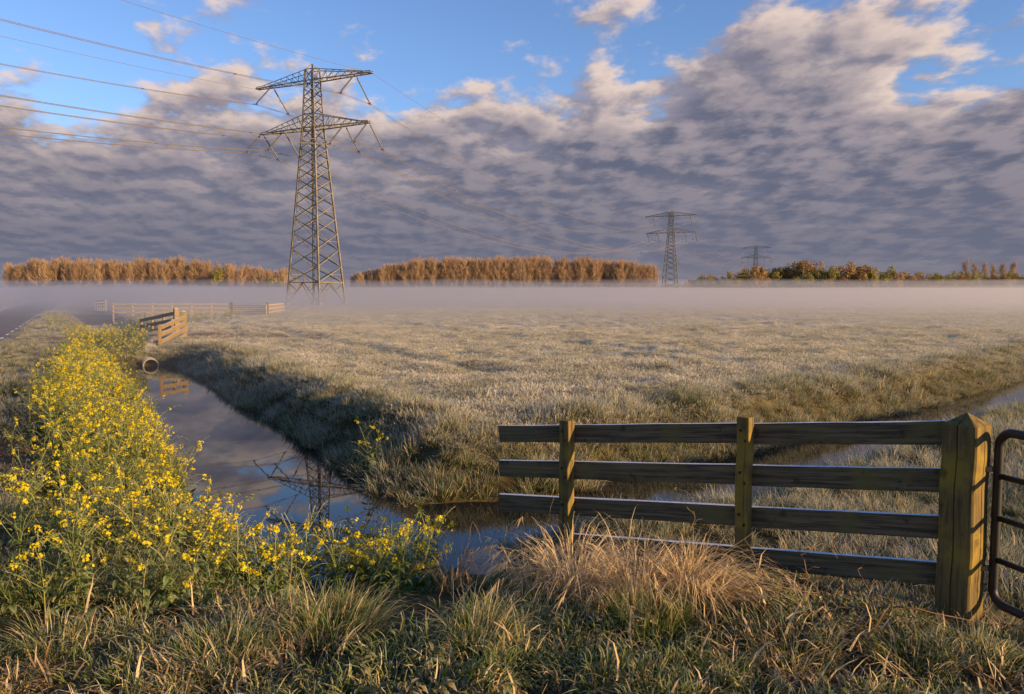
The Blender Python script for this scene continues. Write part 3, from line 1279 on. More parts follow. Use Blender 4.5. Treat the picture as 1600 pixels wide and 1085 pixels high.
def scatter(name, pts, rot, scl, idx, coll, label, cat):
    me = bpy.data.meshes.new(name)
    me.vertices.add(len(pts))
    me.vertices.foreach_set('co', np.asarray(pts, np.float32).ravel())
    a = me.attributes.new('rot', 'FLOAT_VECTOR', 'POINT')
    a.data.foreach_set('vector', np.asarray(rot, np.float32).ravel())
    a = me.attributes.new('scl', 'FLOAT_VECTOR', 'POINT')
    a.data.foreach_set('vector', np.asarray(scl, np.float32).ravel())
    a = me.attributes.new('idx', 'INT', 'POINT')
    a.data.foreach_set('value', np.asarray(idx, np.int32))
    o = bpy.data.objects.new(name, me)
    COL.objects.link(o)
    g = bpy.data.node_groups.new(name, 'GeometryNodeTree')
    g.interface.new_socket('Geometry', in_out='INPUT', socket_type='NodeSocketGeometry')
    g.interface.new_socket('Geometry', in_out='OUTPUT', socket_type='NodeSocketGeometry')
    N = g.nodes
    gi, go = N.new('NodeGroupInput'), N.new('NodeGroupOutput')
    ip = N.new('GeometryNodeInstanceOnPoints')
    ci = N.new('GeometryNodeCollectionInfo')
    ci.inputs['Collection'].default_value = coll
    ci.inputs['Separate Children'].default_value = True
    ci.inputs['Reset Children'].default_value = True
    ip.inputs['Pick Instance'].default_value = True

    def attr(nm, ty):
        a = N.new('GeometryNodeInputNamedAttribute')
        a.data_type = ty
        a.inputs['Name'].default_value = nm
        return a.outputs['Attribute']
    e2r = N.new('FunctionNodeEulerToRotation')
    g.links.new(attr('rot', 'FLOAT_VECTOR'), e2r.inputs[0])
    g.links.new(gi.outputs[0], ip.inputs['Points'])
    g.links.new(ci.outputs[0], ip.inputs['Instance'])
    g.links.new(attr('idx', 'INT'), ip.inputs['Instance Index'])
    g.links.new(e2r.outputs[0], ip.inputs['Rotation'])
    g.links.new(attr('scl', 'FLOAT_VECTOR'), ip.inputs['Scale'])
    g.links.new(ip.outputs[0], go.inputs[0])
    md = o.modifiers.new('scatter', 'NODES')
    md.node_group = g
    tag(o, label, cat, kind='stuff')
    return o


def leaf(mb, base, d, L, W, droop):
    """a lobed, keeled leaf: midrib with two rows of points"""
    d = d.normalized()
    n = 5
    p = Vector(base)
    hz = Vector((d.x, d.y, 0))
    if hz.length < 1e-3:
        hz = Vector((1, 0, 0))
    hz.normalize()
    s = Vector((-hz.y, hz.x, 0))
    vs, fs, at = [], [], []
    rnd = random.random()
    prof = [0.15, 0.75, 0.55, 1.0, 0.6, 0.0]
    for i in range(n + 1):
        f = i / n
        w = W * prof[i] * random.uniform(0.8, 1.15)
        lift = Vector((0, 0, 0.35 * w))
        vs += [tuple(p - s * w + lift), tuple(p), tuple(p + s * w + lift)]
        at += [(0.35 + 0.65 * f, rnd), (0.2 + 0.5 * f, rnd), (0.35 + 0.65 * f, rnd)]
        d = (d + Vector((hz.x * 0.3, hz.y * 0.3, -1)) * droop / n).normalized()
        p = p + d * (L / n)
    for i in range(n):
        b = i * 3
        fs += [(b, b + 1, b + 4, b + 3), (b + 1, b + 2, b + 5, b + 4)]
    mb.add(vs, fs, 0, at)


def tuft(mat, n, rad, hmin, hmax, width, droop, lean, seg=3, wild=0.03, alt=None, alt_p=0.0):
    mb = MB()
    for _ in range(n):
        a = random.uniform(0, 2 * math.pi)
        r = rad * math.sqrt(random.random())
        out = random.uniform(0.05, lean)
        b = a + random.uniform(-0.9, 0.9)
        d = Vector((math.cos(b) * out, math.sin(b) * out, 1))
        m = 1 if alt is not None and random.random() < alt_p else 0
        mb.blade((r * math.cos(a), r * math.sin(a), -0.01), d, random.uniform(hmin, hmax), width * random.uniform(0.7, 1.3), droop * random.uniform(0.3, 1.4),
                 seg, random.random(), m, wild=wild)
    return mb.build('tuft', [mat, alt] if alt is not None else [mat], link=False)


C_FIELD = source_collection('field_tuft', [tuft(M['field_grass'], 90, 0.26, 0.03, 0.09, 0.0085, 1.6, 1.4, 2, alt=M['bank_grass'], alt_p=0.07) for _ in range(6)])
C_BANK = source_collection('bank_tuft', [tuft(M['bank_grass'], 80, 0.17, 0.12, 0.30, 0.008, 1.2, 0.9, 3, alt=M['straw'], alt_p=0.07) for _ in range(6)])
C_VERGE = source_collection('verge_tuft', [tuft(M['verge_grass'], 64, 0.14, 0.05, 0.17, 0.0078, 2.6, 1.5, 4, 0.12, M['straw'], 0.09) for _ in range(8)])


def weed(seed):
    mb = MB()
    for k in range(26):
        a = k * 2.4 + random.uniform(-.4, .4)
        f = random.random()
        leaf(mb, (random.gauss(0, .02), random.gauss(0, .02), f * 0.14), Vector((math.cos(a), math.sin(a), random.uniform(0.2, 1.2))), random.uniform(0.025, 0.06), random.uniform(0.005, 0.011), random.uniform(0.6, 2.4))
    return mb.build('weed', [M['weed_leaf']], link=False)


def candidates(n, x0, x1, y0, y1):
    return rng.uniform(x0, x1, n), rng.uniform(y0, y1, n)


def in_view(x, y, margin=0.75):
    return (np.abs(x) < y * margin + 0.8) & (y > 0)


C_LITTER = source_collection('litter_source', [tuft(M['dead_stem'], 26, 0.16, 0.07, 0.2, 0.010, 1.6, 5.0, 3, 0.22, M['straw'], 0.4) for _ in range(5)])
C_WEED = source_collection('weed_source', [weed(i) for i in range(5)])


def do_scatter(name, x, y, coll, ncoll, smin_, smax_, label, tilt=0.25, zoff=0.0):
    z = height(x, y) + zoff
    n = len(x)
    rot = np.stack([rng.normal(0, tilt, n), rng.normal(0, tilt, n), rng.uniform(0, 6.283, n)], 1)
    s = rng.uniform(smin_, smax_, n) * (0.55 + 0.9 * fbm(x, y, 0.8, 2, 9))
    fd = np.abs((x - FR.x) * FN.x + (y - FR.y) * FN.y)
    s = s * np.where((x > -0.3) & (x < 3.2) & (y < 8), np.clip(0.45 + fd * 0.8, 0.45, 1), 1)
    s = s * np.where((y < 7.4) & (y > 4.7) & (x > -1.2) & (x < 0.9), np.clip(0.30 + (ditch_sd(x, y) - 1.0) * 0.25, 0.30, 1), 1)
    scl = np.stack([s, s, s * rng.uniform(0.75, 1.25, n)], 1)
    return scatter(name, np.stack([x, y, z], 1), rot, scl, rng.integers(0, ncoll, n), coll, label, 'grass')


def scatter_all():
    # open pasture, thinning with distance
    xs, ys = [], []
    for n, y0, y1 in ((15000, 9, 22), (20000, 20, 42), (16000, 40, 95)):
        x, y = candidates(n * 2, -0.72 * y1 - 1, 0.72 * y1 + 1, y0, y1)
        xs.append(x)
        ys.append(y)
    x, y = np.concatenate(xs), np.concatenate(ys)
    sd = ditch_sd(x, y)
    k = in_view(x, y) & side_of_ditch(x, y) & (sd > 0.9) & (rng.random(len(x)) > mud_mask(x, y) * 1.1)
    x, y = x[k], y[k]
    s = np.clip(y / 26, 0.85, 2.2)
    o = do_scatter('field_grass', x, y, C_FIELD, 6, 0.8, 1.25, 'frosted short pasture grass beyond the ditches')
    # banks of the ditches
    x, y = candidates(60000, -22, 32, 7.0, 36)
    sd = ditch_sd(x, y)
    far_side = side_of_ditch(x, y)
    k = in_view(x, y) & (sd > 0.02) & (sd < 1.75) & (rng.random(len(x)) > mud_mask(x, y)) & far_side & (rng.random(len(x)) < np.clip(16 / np.maximum(y, 1), 0.25, 1) * 0.85)
    do_scatter('bank_grass', x[k], y[k], C_BANK, 6, 0.65, 1.15, 'rough frosted grass on the ditch banks', 0.3)
    # the near side strip behind the board fence and to the right
    x, y = candidates(16000, -1.0, 18, 4.6, 20)
    sd = ditch_sd(x, y)
    behind = ((Vector((0, 0, 0)).x + (x - FR.x) * FN.x + (y - FR.y) * FN.y) < 0.05)
    k = in_view(x, y, 0.72) & (sd > 0.03) & (~side_of_ditch(x, y)) & behind & (x > -0.4)
    do_scatter('strip_grass', x[k], y[k], C_BANK, 6, 0.5, 0.95, 'frosted grass on the strip behind the board fence', 0.25)
    # foreground verge, this side of the fence
    x, y = candidates(9000, -6, 4.6, 3.0, 8.2)
    sd = ditch_sd(x, y)
    behind = ((x - FR.x) * FN.x + (y - FR.y) * FN.y) < 0.05
    clear = fbm(x, y, 1.7, 2, 4) > np.where(x > 0.9, 0.47, 0.43)
    k = in_view(x, y, 0.74) & (sd > 0.05) & ~(behind & (x > -0.4)) & (rng.random(len(x)) > mud_mask(x, y)) & clear & ((x > -3.2) | (y < 8))
    do_scatter('verge_grass', x[k], y[k], C_VERGE, 8, 0.6, 1.15, 'tangled frosted grass on the near verge', 0.35)
    x, y = candidates(2600, -4, 4.2, 3.4, 6.6)
    sd = ditch_sd(x, y)
    patch = fbm(x, y, 1.1, 2, 14)
    k = in_view(x, y, 0.74) & (sd > 0.35) & (patch > 0.60) & (((x - FR.x) * FN.x + (y - FR.y) * FN.y) > 0.1)
    o = do_scatter('low_weeds', x[k], y[k], C_WEED, 5, 0.7, 1.3, 'low frosted broad-leaved weeds among the near grass', 0.3)
    o['category'] = 'weeds'
    x, y = candidates(900, -3.6, 3.6, 3.5, 6.0)
    sd = ditch_sd(x, y)
    k = in_view(x, y, 0.74) & (sd > 0.3) & ((fbm(x, y, 1.2, 2, 31) > 0.5) | ((x > 0.6) & (y > 4.2) & (rng.random(len(x)) < 0.6))) & (((x - FR.x) * FN.x + (y - FR.y) * FN.y) > 0.08)
    o = do_scatter('dead_litter', x[k], y[k], C_LITTER, 5, 0.8, 1.5, 'flattened brown dead leaves and stalks matted under the near grass', 0.2, 0.03)
    o['category'] = 'litter'
    # left verge between road and ditch, and beyond the road
    x, y = candidates(50000, -60, -2.5, 5, 75)
    sd = ditch_sd(x, y)
    u = road_u(x, y)
    k = in_view(x, y) & (sd > 0.03) & ~side_of_ditch(x, y) & ((u > 0.2) | (u < -ROAD_W - 0.1)) & (rng.random(len(x)) > mud_mask(x, y) * 1.2)
    k &= rng.random(len(x)) < np.clip(18 / np.maximum(y, 1), 0.2, 1)
    do_scatter('roadside_grass', x[k], y[k], C_BANK, 6, 0.5, 1.0, 'dull olive grass between road and ditch', 0.3)


scatter_all()

# ------------------------------------------------------------------ yellow flowering plants
def flower(mb, c, s, up):
    up = up.normalized()
    u = up.cross(Vector((0.3, 0.5, 0.8))).normalized()
    w = up.cross(u)
    r0 = random.uniform(0, 1.57)
    rnd = random.random()
    for k in range(4):
        a = r0 + k * math.pi / 2
        d = u * math.cos(a) + w * math.sin(a)
        t = u * -math.sin(a) + w * math.cos(a)
        q = [c, c + d * s * 0.55 + t * s * 0.42 + up * s * 0.25, c + d * s + up * s * random.uniform(0.1, 0.5), c + d * s * 0.55 - t * s * 0.42 + up * s * 0.25]
        mb.add([tuple(v) for v in q], [(0, 1, 2, 3)], 0, [(0.0, rnd), (0.6, rnd), (1.0, rnd), (0.6, rnd)])


def make_plant(seed, H=0.72, nbr=7, fl=1.0, leaves=1.0):
    random.seed(seed)
    st, lf, fw = MB(), MB(), MB()

    def stem(p, d, L, r0, r1, curl, n=6):
        pts = [Vector(p)]
        d = Vector(d).normalized()
        hz = Vector((d.x, d.y, 0))
        if hz.length < 0.05:
            hz = Vector((random.uniform(-1, 1), random.uniform(-1, 1), 0))
        hz.normalize()
        for i in range(n):
            f = (i + 1) / n
            bend = curl[0] * (1 - f) + curl[1] * f ** 2
            d = (d + Vector((hz.x * 0.25, hz.y * 0.25, 0)) * abs(bend) * 0.6 + Vector((0, 0, bend)) + Vector((random.uniform(-1, 1), random.uniform(-1, 1), 0)) * 0.10).normalized()
            pts.append(pts[-1] + d * L / n)
        st.tube(pts, [r0 + (r1 - r0) * i / n for i in range(n + 1)], 3, 0, False, random.random())
        return pts, d

    def cluster(p, d, n):
        for _ in range(n):
            v = Vector((random.gauss(0, 1), random.gauss(0, 1), random.gauss(0, 0.8))).normalized()
            c = Vector(p) + v * random.uniform(0.008, 0.032) + d * random.uniform(-0.02, 0.02)
            flower(fw, c, random.uniform(0.0105, 0.015), v + d * 0.6)
        for _ in range(3):
            v = Vector((random.gauss(0, 1), random.gauss(0, 1), random.gauss(0, 1))).normalized()
            leaf(lf, Vector(p) + d * 0.01, v, 0.02, 0.005, 0.2)
    main, d = stem((0, 0, -0.04), (random.uniform(-.2, .2), random.uniform(-.2, .2), 1), H, 0.0052, 0.0024, (0.06, -0.30), 8)
    if random.random() < 0.62 * fl:
        cluster(main[-1], d, random.randint(9, 16))
    for k in range(nbr):
        f = random.uniform(0.28, 0.92)
        p = main[int(f * 8)]
        a = k * 2.4 + random.uniform(-.5, .5)
        L = H * random.uniform(0.28, 0.50) * (1.25 - f * 0.5)
        pts, dd = stem(p, (math.cos(a) * 0.9, math.sin(a) * 0.9, 0.8), L, 0.003, 0.0016, (0.22, random.uniform(-0.75, 0.1)), 6)
        if random.random() < 0.36 * fl:
            cluster(pts[-1], dd, random.randint(6, 13))
        for q in (2, 4, 5):
            if random.random() < 0.8 * leaves:
                a2 = random.uniform(0, 6.28)
                leaf(lf, pts[q], Vector((math.cos(a2), math.sin(a2), 0.4)), random.uniform(0.035, 0.075), random.uniform(0.007, 0.013), 1.2)
    for i in range(int(22 * leaves)):
        f = random.uniform(0.02, 0.85) ** 1.3
        p = main[int(f * 8)]
        a = i * 2.4 + random.uniform(-.5, .5)
        s = 1.25 - f
        leaf(lf, p, Vector((math.cos(a), math.sin(a), 0.75)), random.uniform(0.10, 0.19) * s, random.uniform(0.02, 0.038) * s, random.uniform(0.9, 2.2))
    return st, lf, fw


PLANTS = [make_plant(100 + i, random.uniform(0.6, 0.8), 7 + i % 3, 1.0 if i % 4 else 0.45) for i in range(8)]


def plant_mesh_joined(parts):
    mb = MB()
    for k, p in enumerate(parts):
        mb.add(p.v, p.f, k, p.a)
    return mb.build('plant', [M['plant_stem'], M['plant_leaf'], M['petal']], link=False)


C_PLANT = source_collection('mustard_source', [plant_mesh_joined(p) for p in PLANTS])
PROTO = []
for st, lf, fw in PLANTS:
    PROTO.append((st.build('stem', M['plant_stem'], link=False).data, lf.build('leaves', M['plant_leaf'], link=False).data, fw.build('blossom', M['petal'], link=False).data))


def add_plant(i, x, y, s, rz, label, group, tilt=(0, 0), zoff=0.0):
    root = empty('mustard_plant', (x, y, float(height(x, y)) + zoff), rz)
    root.rotation_euler = (tilt[0], tilt[1], rz)
    root.scale = (s, s, s)
    for nm, me in zip(('stem', 'leaves', 'blossom'), PROTO[i]):
        if len(me.polygons) == 0:
            continue
        o = bpy.data.objects.new(nm, me)
        COL.objects.link(o)
        o.parent = root
    tag(root, label, 'flowering plant', group)
    return root


def flowers():
    random.seed(21)
    # the strip of flowering plants along the near bank of the main ditch
    n = 40000
    x, y = candidates(n, -26, 0.2, 4.2, 40)
    sd = ditch_sd(x, y)
    u = road_u(x, y)
    lx = np.interp(y, [4.2, 5.0, 6.0, 8, 10, 16.6, 32], [-3.0, -3.7, -4.4, -5.4, -6.5, -10.3, -18.4])     # outer (road) side of the strip
    dens = np.clip((x - lx) / 0.8, 0, 1) * np.clip((sd - 0.02) / 0.2, 0, 1)
    dens = dens * np.where(y < 5.2, np.clip((y - 4.3) / 0.9, 0, 1) * (x < -0.9), 1)
    dens = dens * (0.12 + 1.0 * (fbm(x, y, 0.9, 2, 6) > 0.46)) * np.clip(14 / y, 0.45, 1)
    right = np.interp(y, [4.2, 5.4, 6.2, 7.2], [-1.5, -0.75, -0.55, -0.9])
    dens = dens * np.where(y < 7.6, (x < right), 1)
    keep = (rng.random(n) < dens * 0.75) & ~side_of_ditch(x, y) & in_view(x, y, 0.74) & (sd < 4.2)
    u2 = x * ROAD_DIR[0] + y * ROAD_DIR[1]
    keep &= np.abs(u2 - 38.6) > 1.6
    keep &= (y < 32)
    x, y = x[keep], y[keep]
    # patch beyond the track, and on the far side of the road
    x2, y2 = candidates(240, -29, -19.5, 38, 56)
    k2 = (road_u(x2, y2) > 1.2) & (ditch_sd(x2, y2) > 0.2) & (np.abs(x2 * ROAD_DIR[0] + y2 * ROAD_DIR[1] - 38.6) > 2.4)
    x3, y3 = candidates(900, -90, -46, 76, 130)
    k3 = (road_u(x3, y3) < -ROAD_W - 0.6) & (road_u(x3, y3) > -ROAD_W - 7)
    x = np.concatenate([x, x2[k2], x3[k3]])
    y = np.concatenate([y, y2[k2], y3[k3]])
    r = np.hypot(x, y)
    order = np.argsort(r)
    near = order[:235]
    rest = order[235:]
    for j in near:
        i = random.randrange(8)
        wet = float(ditch_sd(x[j:j + 1], y[j:j + 1])[0]) < 1.1
        if y[j] < 6.0:
            zone = ('yellow mustard plant at the near end of the flower strip, above the frosted grass', 'near end of the flower strip')
        elif y[j] < 9.0:
            zone = ('yellow mustard plant on the water side of the strip where the ditch is widest', 'water side of the flower strip') if wet else \
                ('yellow mustard plant on the road side of the strip near the bare soil', 'road side of the flower strip')
        else:
            zone = ('small-looking yellow mustard plant further along the strip, leaning over the water', 'far water side of the flower strip') if wet else \
                ('small-looking yellow mustard plant further along the strip, beside the dull verge grass', 'far road side of the flower strip')
        add_plant(i, x[j], y[j], random.uniform(0.62, 1.02), random.uniform(0, 6.28), zone[0], 'mustard plants, ' + zone[1], (random.gauss(0, .12), random.gauss(0, .12)))
    xx, yy = x[rest], y[rest]
    z = height(xx, yy)
    n = len(xx)
    rot = np.stack([rng.normal(0, .12, n), rng.normal(0, .12, n), rng.uniform(0, 6.28, n)], 1)
    s = rng.uniform(0.7, 1.1, n)
    scatter('flowering_plants', np.stack([xx, yy, z], 1), rot, np.stack([s, s, s], 1), rng.integers(0, 8, n), C_PLANT,
            'dense mass of yellow flowering mustard further along the ditch', 'flowers')
    # plants that can be told apart
    cnt = 0
    while cnt < 58:
        x, y = random.uniform(-3.0, -0.72), random.uniform(5.6, 8.4)
        d = float(ditch_sd(np.array([x]), np.array([y]))[0])
        if 0.04 < d < 1.0 and x < -0.7 - max(0, 5.9 - y):
            cnt += 1
            add_plant(random.choice((0, 4, 4, 0, 2, 6)), x, y, random.uniform(0.6, 0.92), random.uniform(0, 6.28), 'leafy frosted mustard plant crowding the water edge at the near end of the flower strip',
                      'leafy mustard plants at the water edge', (random.gauss(0, .12), random.gauss(0, .12)))
    add_plant(2, -2.02, 7.35, 1.02, 0.4, 'tall mustard plant with thick yellow heads standing clear against the water', 'mustard plants along the near ditch bank', zoff=0.12)
    add_plant(5, -1.42, 6.75, 0.95, 2.0, 'mustard plant with drooping frosted tips near the middle of the water edge', 'mustard plants along the near ditch bank', zoff=0.1)
    add_plant(3, -0.86, 6.35, 0.92, 4.4, 'mustard plant leaning out over the dark water at the end of the flower strip', 'mustard plants along the near ditch bank', (0.0, 0.25), zoff=0.05)
    add_plant(6, -2.0, 10.75, 1.0, 1.1, 'lone yellow flowering mustard plant on the opposite ditch bank', 'mustard plants beside the water', zoff=0.15)
    add_plant(1, -1.92, 10.85, 0.8, 3.3, 'smaller leafy mustard shoot beside the lone plant on the opposite bank', 'mustard plants beside the water', zoff=0.1)
    add_plant(7, 1.55, 9.1, 0.65, 0.3, 'small mustard plant seen between the fence boards in the side ditch', 'mustard plants beside the water', zoff=0.1)
    add_plant(5, 1.95, 8.75, 0.55, 2.3, 'spindly mustard plant behind the fence beside the middle post', 'mustard plants beside the water', zoff=0.1)
    add_plant(1, -1.62, 4.55, 0.78, 1.0, 'spindly mustard plant with two hanging heads in the frosted near grass', 'mustard plants along the near ditch bank')
    add_plant(4, -2.35, 4.75, 0.80, 5.0, 'thin mustard plant with a bent yellow head over the dark hollow', 'mustard plants along the near ditch bank')


flowers()

# ------------------------------------------------------------------ tussocks and dead stems near the camera
def tussock(x, y, n, hmin, hmax, width, droop, lean, rad, mat, label, seg=6, heads=0, alt=None, alt_p=0.0, bias=(0, 0), group='grass tussocks on the near verge', cat='grass tussock', name='grass_tussock'):
    mb = MB()
    for k in range(n):
        a = random.uniform(0, 2 * math.pi)
        r = rad * math.sqrt(random.random())
        b = a + random.uniform(-0.7, 0.7)
        o = random.uniform(0.05, lean)
        d = Vector((math.cos(b) * o + bias[0], math.sin(b) * o + bias[1], 1))
        m = 1 if alt is not None and random.random() < alt_p else 0
        tip, td = mb.blade((r * math.cos(a), r * math.sin(a), -0.02), d, random.uniform(hmin, hmax), width * random.uniform(0.7, 1.3), droop * random.uniform(0.5, 1.4), seg, random.random(), m, wild=0.035)
        if k < heads:
            for q in range(9):
                v = (td + Vector((random.gauss(0, .35), random.gauss(0, .35), random.gauss(0, .35) - 0.35)))
                mb.blade(tip - td * 0.012 * q, v, random.uniform(0.06, 0.12), 0.0055, 0.9, 2, random.random(), m)
    ob = mb.build(name, [mat, alt] if alt is not None else [mat])
    ob.location = (x, y, float(height(x, y)))
    tag(ob, label, cat, group)
    return ob


random.seed(77)
S, V, G = M['straw'], M['verge_grass'], M['green_grass']
tussock(0.42, 5.08, 380, 0.40, 0.76, 0.0075, 3.0, 0.75, 0.16, S, 'arching straw-coloured dry grass tussock below the left fence post', heads=30)
tussock(0.82, 4.98, 460, 0.38, 0.76, 0.0075, 3.3, 0.8, 0.18, S, 'thick golden dry grass tussock in front of the lowest fence board', heads=36)
tussock(1.22, 4.84, 480, 0.36, 0.72, 0.0075, 3.8, 0.8, 0.16, S, 'golden dry grass tussock drooping over like a mop by the second fence post', heads=20, bias=(0.35, 0))
tussock(0.16, 5.28, 130, 0.26, 0.46, 0.0065, 1.8, 0.7, 0.14, S, 'thin dry grass clump beside the white culvert rim', heads=30)
tussock(-0.42, 5.35, 90, 0.22, 0.45, 0.0055, 1.5, 0.6, 0.08, M['dead_stem'], 'rusty brown withered dock clump at the edge of the water', heads=20, alt=S, alt_p=0.3)
tussock(0.82, 4.42, 420, 0.22, 0.42, 0.0042, 1.1, 0.75, 0.17, G, 'fresh green grass tussock below the golden dry grass', alt=S, alt_p=0.06)
tussock(-0.18, 4.25, 360, 0.24, 0.46, 0.005, 1.9, 0.95, 0.16, V, 'pale frosted grass tussock arching over in the middle of the near verge', alt=S, alt_p=0.25, bias=(0.15, 0))
tussock(-1.02, 4.35, 420, 0.26, 0.50, 0.0052, 1.8, 0.9, 0.22, V, 'broad frosted green grass tussock below the mustard leaves', alt=S, alt_p=0.15, bias=(0.15, 0.1))
tussock(-1.55, 4.0, 300, 0.18, 0.36, 0.005, 1.6, 0.9, 0.2, V, 'tangled frosted grass tussock under the hanging mustard heads', alt=S, alt_p=0.2)
tussock(-2.62, 4.25, 220, 0.16, 0.32, 0.005, 1.4, 0.8, 0.14, V, 'small spiky grass tussock beside the dark bare soil', alt=S, alt_p=0.2)
tussock(-3.05, 4.9, 300, 0.22, 0.42, 0.005, 1.2, 0.6, 0.2, G, 'bright green upright grass tussock at the foot of the flower strip', alt=V, alt_p=0.3)
tussock(-2.45, 5.0, 260, 0.20, 0.40, 0.005, 1.6, 0.9, 0.16, V, 'dark green arching grass tussock in the shade of the flower strip')
tussock(0.35, 3.95, 260, 0.12, 0.28, 0.005, 1.7, 1.0, 0.18, V, 'low curly straw-tinted grass tussock below the fresh green one', alt=S, alt_p=0.5)
tussock(1.55, 4.1, 300, 0.14, 0.28, 0.0048, 1.3, 0.9, 0.22, V, 'low frosted grass tussock on the slope before the fence', alt=S, alt_p=0.2)
tussock(2.15, 4.0, 320, 0.14, 0.28, 0.0048, 1.4, 0.9, 0.2, G, 'yellow-green grass tussock below the thick gate post', alt=S, alt_p=0.25)
tussock(2.55, 4.05, 260, 0.12, 0.26, 0.0048, 1.4, 0.9, 0.2, V, 'frosted grass tussock spreading towards the open gate', alt=S, alt_p=0.2)
tussock(-0.95, 10.15, 160, 0.14, 0.32, 0.006, 1.2, 0.8, 0.16, M['bank_grass'], 'sunlit tufted grass clump on the corner of the opposite bank', alt=S, alt_p=0.3, group='grass tussocks on the opposite bank')
tussock(-0.45, 9.95, 160, 0.14, 0.30, 0.006, 1.2, 0.8, 0.18, M['bank_grass'], 'low straw-tipped clump at the waterline of the opposite bank', alt=S, alt_p=0.4, group='grass tussocks on the opposite bank')
tussock(-1.3, 11.3, 160, 0.18, 0.36, 0.006, 1.1, 0.7, 0.15, M['bank_grass'], 'upright pale grass clump behind the lone mustard plant', alt=S, alt_p=0.4, group='grass tussocks on the opposite bank')


def dead_stem(pts, r, label, twigs=5):
    mb = MB()
    base = Vector(pts[0])
    P = [Vector(p) - base for p in pts]
    fine = []
    for a, b in zip(P[:-1], P[1:]):
        for k in range(4):
            fine.append(a.lerp(b, k / 4) + Vector((random.uniform(-1, 1), random.uniform(-1, 1), random.uniform(-1, 1))) * 0.008)
    fine.append(P[-1])
    n = len(fine)
    mb.tube(fine, [r * (1 - 0.7 * i / n) for i in range(n)], 4, 0, True, random.random())
    for k in range(twigs):
        q = fine[random.randrange(n // 3, n)]
        d = Vector((random.gauss(0, 1), random.gauss(0, 1), random.gauss(0.2, 0.7))).normalized()
        mb.tube([q, q + d * 0.06, q + d * 0.11 + Vector((0, 0, -0.03))], [r * 0.5, r * 0.4, r * 0.2], 3, 0, False, random.random())
    o = mb.build('dead_stem', M['dead_stem'])
    o.location = base
    tag(o, label, 'dead stem', 'dead stems on the near verge')


def G3(x, y, z=0.0):
    return (x, y, float(height(x, y)) + z)


dead_stem([G3(-0.42, 5.75), G3(-0.36, 5.8, 0.3), G3(-0.30, 5.8, 0.52), G3(-0.22, 5.8, 0.30)], 0.0035, 'thin bent reed stalk hooked over against the dark water', 2)
dead_stem([G3(-0.10, 5.7), G3(-0.07, 5.75, 0.25), G3(-0.04, 5.75, 0.40)], 0.003, 'short straight reed stalk rising before the water', 1)
dead_stem([G3(0.15, 5.3), G3(0.22, 5.35, 0.35), G3(0.30, 5.35, 0.62)], 0.003, 'leaning pale grass stalk rising above the dry tussocks', 2)
dead_stem([G3(1.05, 4.9), G3(1.3, 4.95, 0.22), G3(1.62, 5.0, 0.42)], 0.005, 'slanting woody stem crossing the lowest fence board', 4)
dead_stem([G3(1.0, 4.95), G3(1.12, 5.0, 0.28), G3(1.22, 5.0, 0.5), G3(1.16, 5.0, 0.58)], 0.004, 'crooked brown stem beside the mop of dry grass', 3)
dead_stem([G3(1.75, 4.75), G3(1.9, 4.8, 0.18), G3(1.85, 4.8, 0.32), G3(2.0, 4.85, 0.40)], 0.005, 'twiggy dead stem standing before the right half of the fence', 7)
dead_stem([G3(2.05, 4.6), G3(2.2, 4.62, 0.16), G3(2.12, 4.6, 0.30)], 0.004, 'forked dead stem near the thick gate post', 6)
dead_stem([G3(1.95, 4.5, 0.10), G3(2.3, 4.42, 0.14), G3(2.7, 4.38, 0.10), G3(3.0, 4.35, 0.09)], 0.006, 'long bare bramble stem lying across the foot of the gate post', 6)
dead_stem([G3(1.2, 4.6, 0.12), G3(1.55, 4.6, 0.2), G3(1.9, 4.65, 0.14)], 0.005, 'arched bramble stem lying on the grass before the fence', 6)
dead_stem([G3(1.5, 4.7), G3(1.56, 4.7, 0.22), G3(1.50, 4.7, 0.36)], 0.003, 'short upright stalk below the second fence post', 3)
dead_stem([G3(-1.28, 4.3), G3(-1.27, 4.3, 0.4), G3(-1.25, 4.3, 0.55)], 0.004, 'straight bare yellowish stalk in the frosted near grass', 2)

# ------------------------------------------------------------------ trees
def poplar(seed, H, spread, dens, twig):
    """upright tree: tapered trunk, steep limbs, a haze of fine budding twigs"""
    random.seed(seed)
    tr, cr = MB(), MB()
    pts = [Vector((0, 0, 0))]
    for k in range(8):
        pts.append(Vector((random.gauss(0, .12), random.gauss(0, .12), H * 0.94 * (k + 1) / 8)))
    tr.tube(pts, [0.36 * (1 - k / 9.0) + 0.03 for k in range(9)], 6)
    for k in range(int(58 * dens)):
        f = random.uniform(0.24, 0.95)
        p = Vector((0, 0, H * 0.94 * f))
        a = random.uniform(0, 6.28)
        L = H * (0.36 - 0.24 * f) * random.uniform(0.7, 1.2)
        out = spread * random.uniform(0.35, 0.75)
        q1 = p + Vector((math.cos(a) * out * L * .5, math.sin(a) * out * L * .5, L * 0.42))
        q2 = p + Vector((math.cos(a) * out * L * .75, math.sin(a) * out * L * .75, L))
        tr.tube([p, q1, q2], [0.085, 0.06, 0.02], 3, cap=False)
        for j in range(int(64 * dens)):
            t = random.random()
            c = (p.lerp(q1, t * 2) if t < 0.5 else q1.lerp(q2, t * 2 - 1)) + Vector((random.gauss(0, .5), random.gauss(0, .5), random.gauss(0, .5)))
            l = random.uniform(0.6, 1.7)
            d = Vector((random.gauss(0, .2), random.gauss(0, .2), 1)).normalized() * l * 1.2
            s = Vector((random.gauss(0, 1), random.gauss(0, 1), 0)).normalized() * random.uniform(0.03, 0.075)
            cr.add([tuple(c - s), tuple(c + s), tuple(c + d)], [(0, 1, 2)])
    return tr, cr


